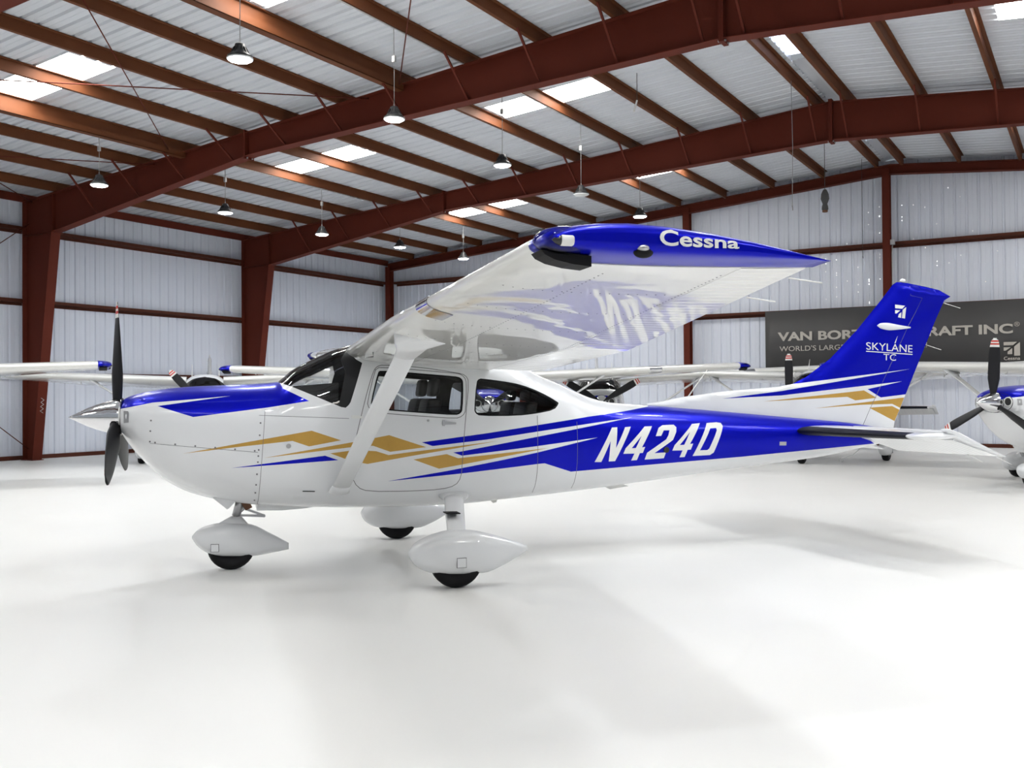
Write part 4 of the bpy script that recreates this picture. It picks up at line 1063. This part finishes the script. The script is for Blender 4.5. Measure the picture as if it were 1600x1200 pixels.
# fin markings
LOGO = [[(5.034,2.404),(5.15,2.393),(5.115,2.361),(5.033,2.366)],[(5.03,2.346),(5.09,2.343),(5.045,2.31),(5.028,2.311)],[(5.062,2.272),(5.074,2.305),(5.104,2.324),(5.1,2.265)],[(5.112,2.264),(5.121,2.35),(5.165,2.38),(5.151,2.26)]]
for s in (-1, 1):
    for q in LOGO:
        qq = q if s < 0 else [(10.196 - x, z) for x, z in q]
        hero_only.append(MB().prism(qq, lambda x, z: (x, s * (fin_y(x, z) + .0008), z), lambda x, z: (x, s * (fin_y(x, z) + .0025), z)).build('emblem_piece', 'offwhite', fin))
    def finmap(x0, x1, za, zb, h):
        def fn(u, v, d):
            if s > 0: u = 1 - u
            x = x0 + (x1 - x0) * u; z = za + (zb - za) * u + h * v; return (x, s * (fin_y(x, z) + .002), z)
        return fn
    hero_only.append(link('lettering', fit_text(text_mesh('SKYLANE', 1, .0, 0, 1.0), finmap(4.672, 5.258, 1.929, 1.902, .078)), 'offwhite', fin))
    hero_only.append(link('lettering', fit_text(text_mesh('TC', 1, .0, 0, 1.0), finmap(4.884, 5.045, 1.820, 1.815, .068)), 'offwhite', fin))
    hero_only.append(MB().loft([[(x, s * (fin_y(x, z) + q), z) for z, q in ((1.9165 - .049 * (x - 4.668), .0006), (1.9165 - .049 * (x - 4.668), .0028), (1.908 - .049 * (x - 4.668), .0028), (1.908 - .049 * (x - 4.668), .0006))] for x in np.linspace(4.668, 5.26, 25)]).build('underline', 'offwhite', fin))
    hero_only.append(MB().prism([(5.022, 2.00), (5.045, 2.045), (5.060, 2.075), (5.036, 2.00)], lambda x, z: (x, s * (fin_y(x, z) + .0008), z), lambda x, z: (x, s * (fin_y(x, z) + .0025), z)).build('accent', 'offwhite', fin))
    # slim antenna pod
    rg = []
    for i in range(13):
        t = i / 12; x = 4.81 + .415 * t; zc = 2.182 - .016 * t; r = .036 * math.sqrt(max(0, 1 - (1 - t / .35) ** 2)) + .003 if t < .35 else .039 - .032 * (t - .35) / .65
        rg.append([(x, s * (fin_y(x, zc) + .004) + s * .45 * r * math.cos(a), zc - .006 * math.sin(PI * t) + r * math.sin(a)) for a in [2 * PI * k / 12 for k in range(12)]])
    MB().loft(rg).build('antenna_pod', 'white', plane)
ell((5.165, 0, 2.662), (.035, .02, .022)).build('beacon', 'offwhite', plane)
for z, L in ((2.44, .22), (1.99, .20), (1.07, .15)):
    MB().tube([(fin_te(z) - .005, 0, z), (fin_te(z) + L, 0, z - .055)], .0035, 5).build('static_wick', 'offwhite', plane)
MB().tube([(2.603, 0, 1.37), (2.74, 0, 1.55), (2.877, 0, 1.72)], [.009, .006, .003], 8).build('whip_antenna', 'offwhite', plane)
MB().prism([(2.50, 1.36), (2.62, 1.352), (2.62, 1.40), (2.585, 1.41)], lambda x, z: (x, -.012, z), lambda x, z: (x, .012, z)).build('antenna_foot', 'offwhite', plane)
for s in (-1, 1): MB().tube([(.10, s * .30, 1.98), (.16, s * .30, 2.12), (.24, s * .30, 2.26)], [.012, .008, .004], 8).build('roof_antenna', 'offwhite', plane)
rg_ = [(4.40 + .017 * math.cos(t), 0, .790 + .020 * math.sin(t)) for t in [2 * PI * i / 14 for i in range(15)]]
MB().tube(rg_, .004, 6).tube([(4.60, -.02, .90), (4.53, 0, .835), (4.41, 0, .808)], .003, 6).build('tail_tie_down', 'metal', plane)
MB().prism([(1.75, .615), (1.95, .62), (2.02, .60), (1.83, .575)], lambda x, z: (x, -.02, z), lambda x, z: (x, .02, z)).build('belly_antenna', 'offwhite', plane)
MB().prism([(.62, .53), (.72, .535), (.70, .49), (.67, .485)], lambda x, z: (x, -.01, z), lambda x, z: (x, .01, z)).build('belly_antenna', 'offwhite', plane)

# ---- horizontal tail
SLE = [(.02, 3.735), (.20, 3.765), (1.72, 3.905), (1.80, 3.955)]
def sle(y):
    for a, b in zip(SLE, SLE[1:]):
        if y <= b[0]: return a[1] + (b[1] - a[1]) * (y - a[0]) / (b[0] - a[0])
    return SLE[-1][1]
SZ = 1.105
def hinge(y): return 4.44 - .06 * y
for s in (-1, 1):
    def sring(y, k=1.0):
        a, b = sle(y), hinge(y); c = (b - a) / .62; us = [0, .01, .03, .07, .13, .22, .34, .48, .62]
        return [(a + c * u, s * y, SZ + .82 * thick(u) * c * k * .95) for u in reversed(us)] + [(a + c * u, s * y, SZ - .82 * thick(u) * c * k * .95) for u in us[1:]]
    sr_ = [sring(y) for y in (.04, .3, .7, 1.1, 1.5, 1.70)]
    st = MB().loft(sr_, closed=False).loft([[r[-1], r[0]] for r in sr_], closed=False, smooth=False).build('stabilizer', 'white', plane, fix=False)
    MB().loft([sring(1.70), sring(1.75, .9), sring(1.785, .6), sring(1.80, .2)]).build('stabilizer_tip', 'white', plane)
    def bring(y, k=1.04):
        a, b = sle(y), hinge(y); c = (b - a) / .62; us = [0, .01, .03, .07, .13]
        return [(a + c * u - .004, s * y, SZ + .82 * thick(u) * c * k * .97) for u in reversed(us)] + [(a + c * u - .004, s * y, SZ - .82 * thick(u) * c * k * .97) for u in us[1:]]
    MB().loft([bring(y) for y in (.17, .5, 1.0, 1.4, 1.66)], closed=False).build('deicing_boot', 'boot', st)
    # elevator, drooped, with beads and a horn at the tip
    dr_ = math.radians(22)
    ys = []
    n = 18; ya, yb_ = .12, 1.72
    for i in range(n):
        a = ya + (yb_ - ya) * i / n; d = (yb_ - ya) / n; ys += [(a, 0), (a + d * .65, 0), (a + d * .8, .004), (a + d * .95, 0)]
    ys.append((yb_, 0)); rings = []
    for y, h in ys:
        c = .60 - .10 * y / 1.72; x0 = hinge(y) + .012; ring = []
        for (q, zz) in ((0, .044), (.3, .033 - h), (.7, .015 - h), (1, .003)): ring.append((q, zz))
        for (q, zz) in ((1, -.003), (.7, -.015 + h), (.3, -.033 + h), (0, -.044)): ring.append((q, zz))
        rings.append([(x0 + c * q * math.cos(dr_) + zz * math.sin(dr_), s * y, SZ - c * q * math.sin(dr_) + zz * math.cos(dr_)) for q, zz in ring])
    el_ = MB().loft(rings, smooth=False).build('elevator', 'white', plane)
    hn = []
    for y, k in ((1.725, 1), (1.77, .9), (1.80, .4)):
        x0 = hinge(1.72) + .012
        hn.append([(x0 + q * math.cos(dr_) + zz * k * math.sin(dr_), s * y, SZ - q * math.sin(dr_) + zz * k * math.cos(dr_)) for q, zz in ((-.16, .0), (-.12, .022), (0, .034), (.25, .018), (.50, .003), (.50, -.003), (.25, -.018), (0, -.034), (-.12, -.022))])
    MB().loft(hn).build('elevator_horn', 'white', el_)
    for y in (1.68, 1.30):
        x0 = hinge(y) + .012 + .52 * math.cos(dr_); z0 = SZ - .52 * math.sin(dr_)
        MB().tube([(x0 - .02, s * y, z0), (x0 + .15, s * y, z0 - .075)], .0035, 5).build('static_wick', 'offwhite', plane)

# ---- cabin interior
def rbox(a, b, r=.03):
    me = MB().box(a, b).mesh('tmp'); bm = bmesh.new(); bm.from_mesh(me); bmesh.ops.bevel(bm, geom=bm.edges[:], offset=r, segments=2, affect='EDGES', profile=.6)
    vs = [tuple(v.co) for v in bm.verts]; bm.verts.index_update(); fs_ = [tuple(v.index for v in f.verts) for f in bm.faces]; bm.free(); bpy.data.meshes.remove(me); return vs, fs_
def seat_part(name, a, b, parent, tilt=0.0, m='seat', r=.035):
    vs, fs_ = rbox(a, b, r); z0 = a[2]
    vs = [(x + (z - z0) * tilt, y, z) for x, y, z in vs]
    return MB().add(vs, fs_, True).build(name, m, parent)
for yc in (-.27, .27):
    so = empty('cabin_seat', (0, yc, 0), parent=plane)
    seat_part('seat_cushion', (-.52, -.20, .88), (-.02, .20, 1.02), so)
    seat_part('seat_back', (-.13, -.20, .98), (.0, .20, 1.46), so, .22)
    seat_part('headrest', (.005, -.11, 1.475), (.085, .11, 1.635), so, .15)
bs = empty('rear_bench', (0, 0, 0), parent=plane)
seat_part('seat_cushion', (.35, -.44, .88), (.85, .44, 1.02), bs)
for yc in (-.24, .24):
    seat_part('seat_back', (.78, yc - .20, .98), (.90, yc + .20, 1.42), bs, .2)
    seat_part('headrest', (.88, yc - .10, 1.43), (.95, yc + .10, 1.53), bs, .1)
ip = MB().hexa([(-1.20, -.46, 1.10), (-.80, -.47, 1.10), (-.80, .47, 1.10), (-1.20, .46, 1.10), (-1.16, -.34, 1.575), (-.79, -.40, 1.60), (-.79, .40, 1.60), (-1.16, .34, 1.575)]).build('instrument_panel', 'panelblk', plane)
for yc in (-.25, .25):
    MB().box((-.798, yc - .15, 1.36), (-.790, yc + .15, 1.54)).build('display', 'navred', ip)
    yk = empty('control_yoke', (-.68, yc, 1.30), parent=plane)
    MB().tube([(-.12, 0, 0), (0, 0, 0)], .014, 8).build('yoke_shaft', 'metal', yk)
    MB().tube([(0, -.14, .09), (0, -.15, .0), (0, -.10, -.04), (0, .10, -.04), (0, .15, .0), (0, .14, .09)], .014, 8).build('yoke_grip', 'panelblk', yk)
MB().hexa([(-1.2, -.36, .64), (1.44, -.26, .66), (1.44, .26, .66), (-1.2, .36, .64), (-1.2, -.40, .70), (1.44, -.32, .70), (1.44, .32, .70), (-1.2, .40, .70)]).build('cabin_floor', 'lining', plane)
MB().hexa([(1.44, -.24, .68), (1.47, -.24, .68), (1.47, .24, .68), (1.44, .24, .68), (1.44, -.24, 1.40), (1.47, -.24, 1.40), (1.47, .24, 1.40), (1.44, .24, 1.40)]).build('rear_bulkhead', 'lining', plane)
MB().hexa([(-1.28, -.38, .68), (-1.25, -.38, .68), (-1.25, .38, .68), (-1.28, .38, .68), (-1.28, -.30, 1.55), (-1.25, -.30, 1.55), (-1.25, .30, 1.55), (-1.28, .30, 1.55)]).build('firewall', 'panelblk', plane)

# tip lettering on the wing tips
for s in (-1, 1):
    me = text_mesh('Cessna', 1, .022)
    def fn(u, v, d):
        if s > 0: u = 1 - u
        x = -.128 + .335 * u; zl = 2.046 + (2.043 - 2.046) * u; h = .062 + (.042 - .062) * u; z = zl + h * v
        return (x, s * 5.0, z)
    fit_text(me, fn)
    tipo = [c for c in plane.children if c.name.startswith('wing_tip') and c.data.vertices[0].co.y * s > 0][0]
    from mathutils.bvhtree import BVHTree
    bv = BVHTree.FromPolygons([v.co for v in tipo.data.vertices], [tuple(p.vertices) for p in tipo.data.polygons])
    for v in me.vertices:
        h = bv.ray_cast(Vector((v.co.x, s * 6.5, v.co.z)), Vector((0, -s, 0)))
        if h[0]: v.co = h[0] + h[1] * .005 if h[1].y * s > 0 else h[0] - h[1] * .005
    me.update()
    hero_only.append(link('lettering', me, 'offwhite', tipo))

# ================================================================== PARKED AIRPLANES
HERO = (-5.334, 7.381)
plane_copies = []
def strip_copy(o, parent):
    if o.name in hero_names: return None
    c = o.copy(); COL.objects.link(c); c.parent = parent
    for ch in list(o.children): strip_copy(ch, c)
    return c
hero_names = {o.name for o in hero_only}
tag(plane, 'large white airplane in front with royal blue tail, gold stripes and N424D on its side', 'airplane', 'airplanes parked in the hangar')
spots = [((-18.45, 7.22), -35.3, 40, 'white airplane at the far left edge showing only a wing with a blue tip'),
         ((-17.78, 16.15), -43.5, -42, 'white airplane behind the nose and propeller of the front airplane'),
         ((-11.16, 17.82), -57.0, 60, 'white airplane behind the cabin of the front airplane, both blue wing tips in view'),
         ((-10.44, 21.78), -63.5, 60, 'white airplane showing its windshield and two propeller blades above the blue tail cone'),
         ((-5.45, 22.88), -90.4, 0, 'white airplane behind the blue fin, an upright propeller blade left of it'),
         ((-0.076, 18.736), -120.9, 3, 'white airplane at the right edge with a blue cowl and polished spinner')]
for (loc, head, ba, lab) in spots:
    r = plane.copy(); COL.objects.link(r)
    for ch in list(plane.children): strip_copy(ch, r)
    r.location = (loc[0], loc[1], 0); r.rotation_euler = (0, 0, math.radians(head + 180))
    tag(r, lab, 'airplane', 'airplanes parked in the hangar')
    if abs(ba) >= 40:      # these carry a white fin
        for c in r.children:
            if c.name.startswith(('vertical_fin', 'rudder')):
                for g in c.children:
                    if g.name.startswith(('blue_paint', 'gold_stripe')): g.data = g.data.copy(); g.data.materials[0] = M['white']
    if loc[1] == 21.78:      # this one has a white cowl
        for c in r.children:
            if c.name.startswith('cowl_paint'): c.data = c.data.copy(); c.data.materials[0] = M['white']
    bl = [c for c in r.children if c.name.startswith('propeller_blade')]
    for i, b in enumerate(bl): b.rotation_euler = (math.radians(ba + 120 * i), 0, 0)
plane.location = (HERO[0], HERO[1], 0); plane.rotation_euler = (0, 0, math.radians(-133.3 + 180))
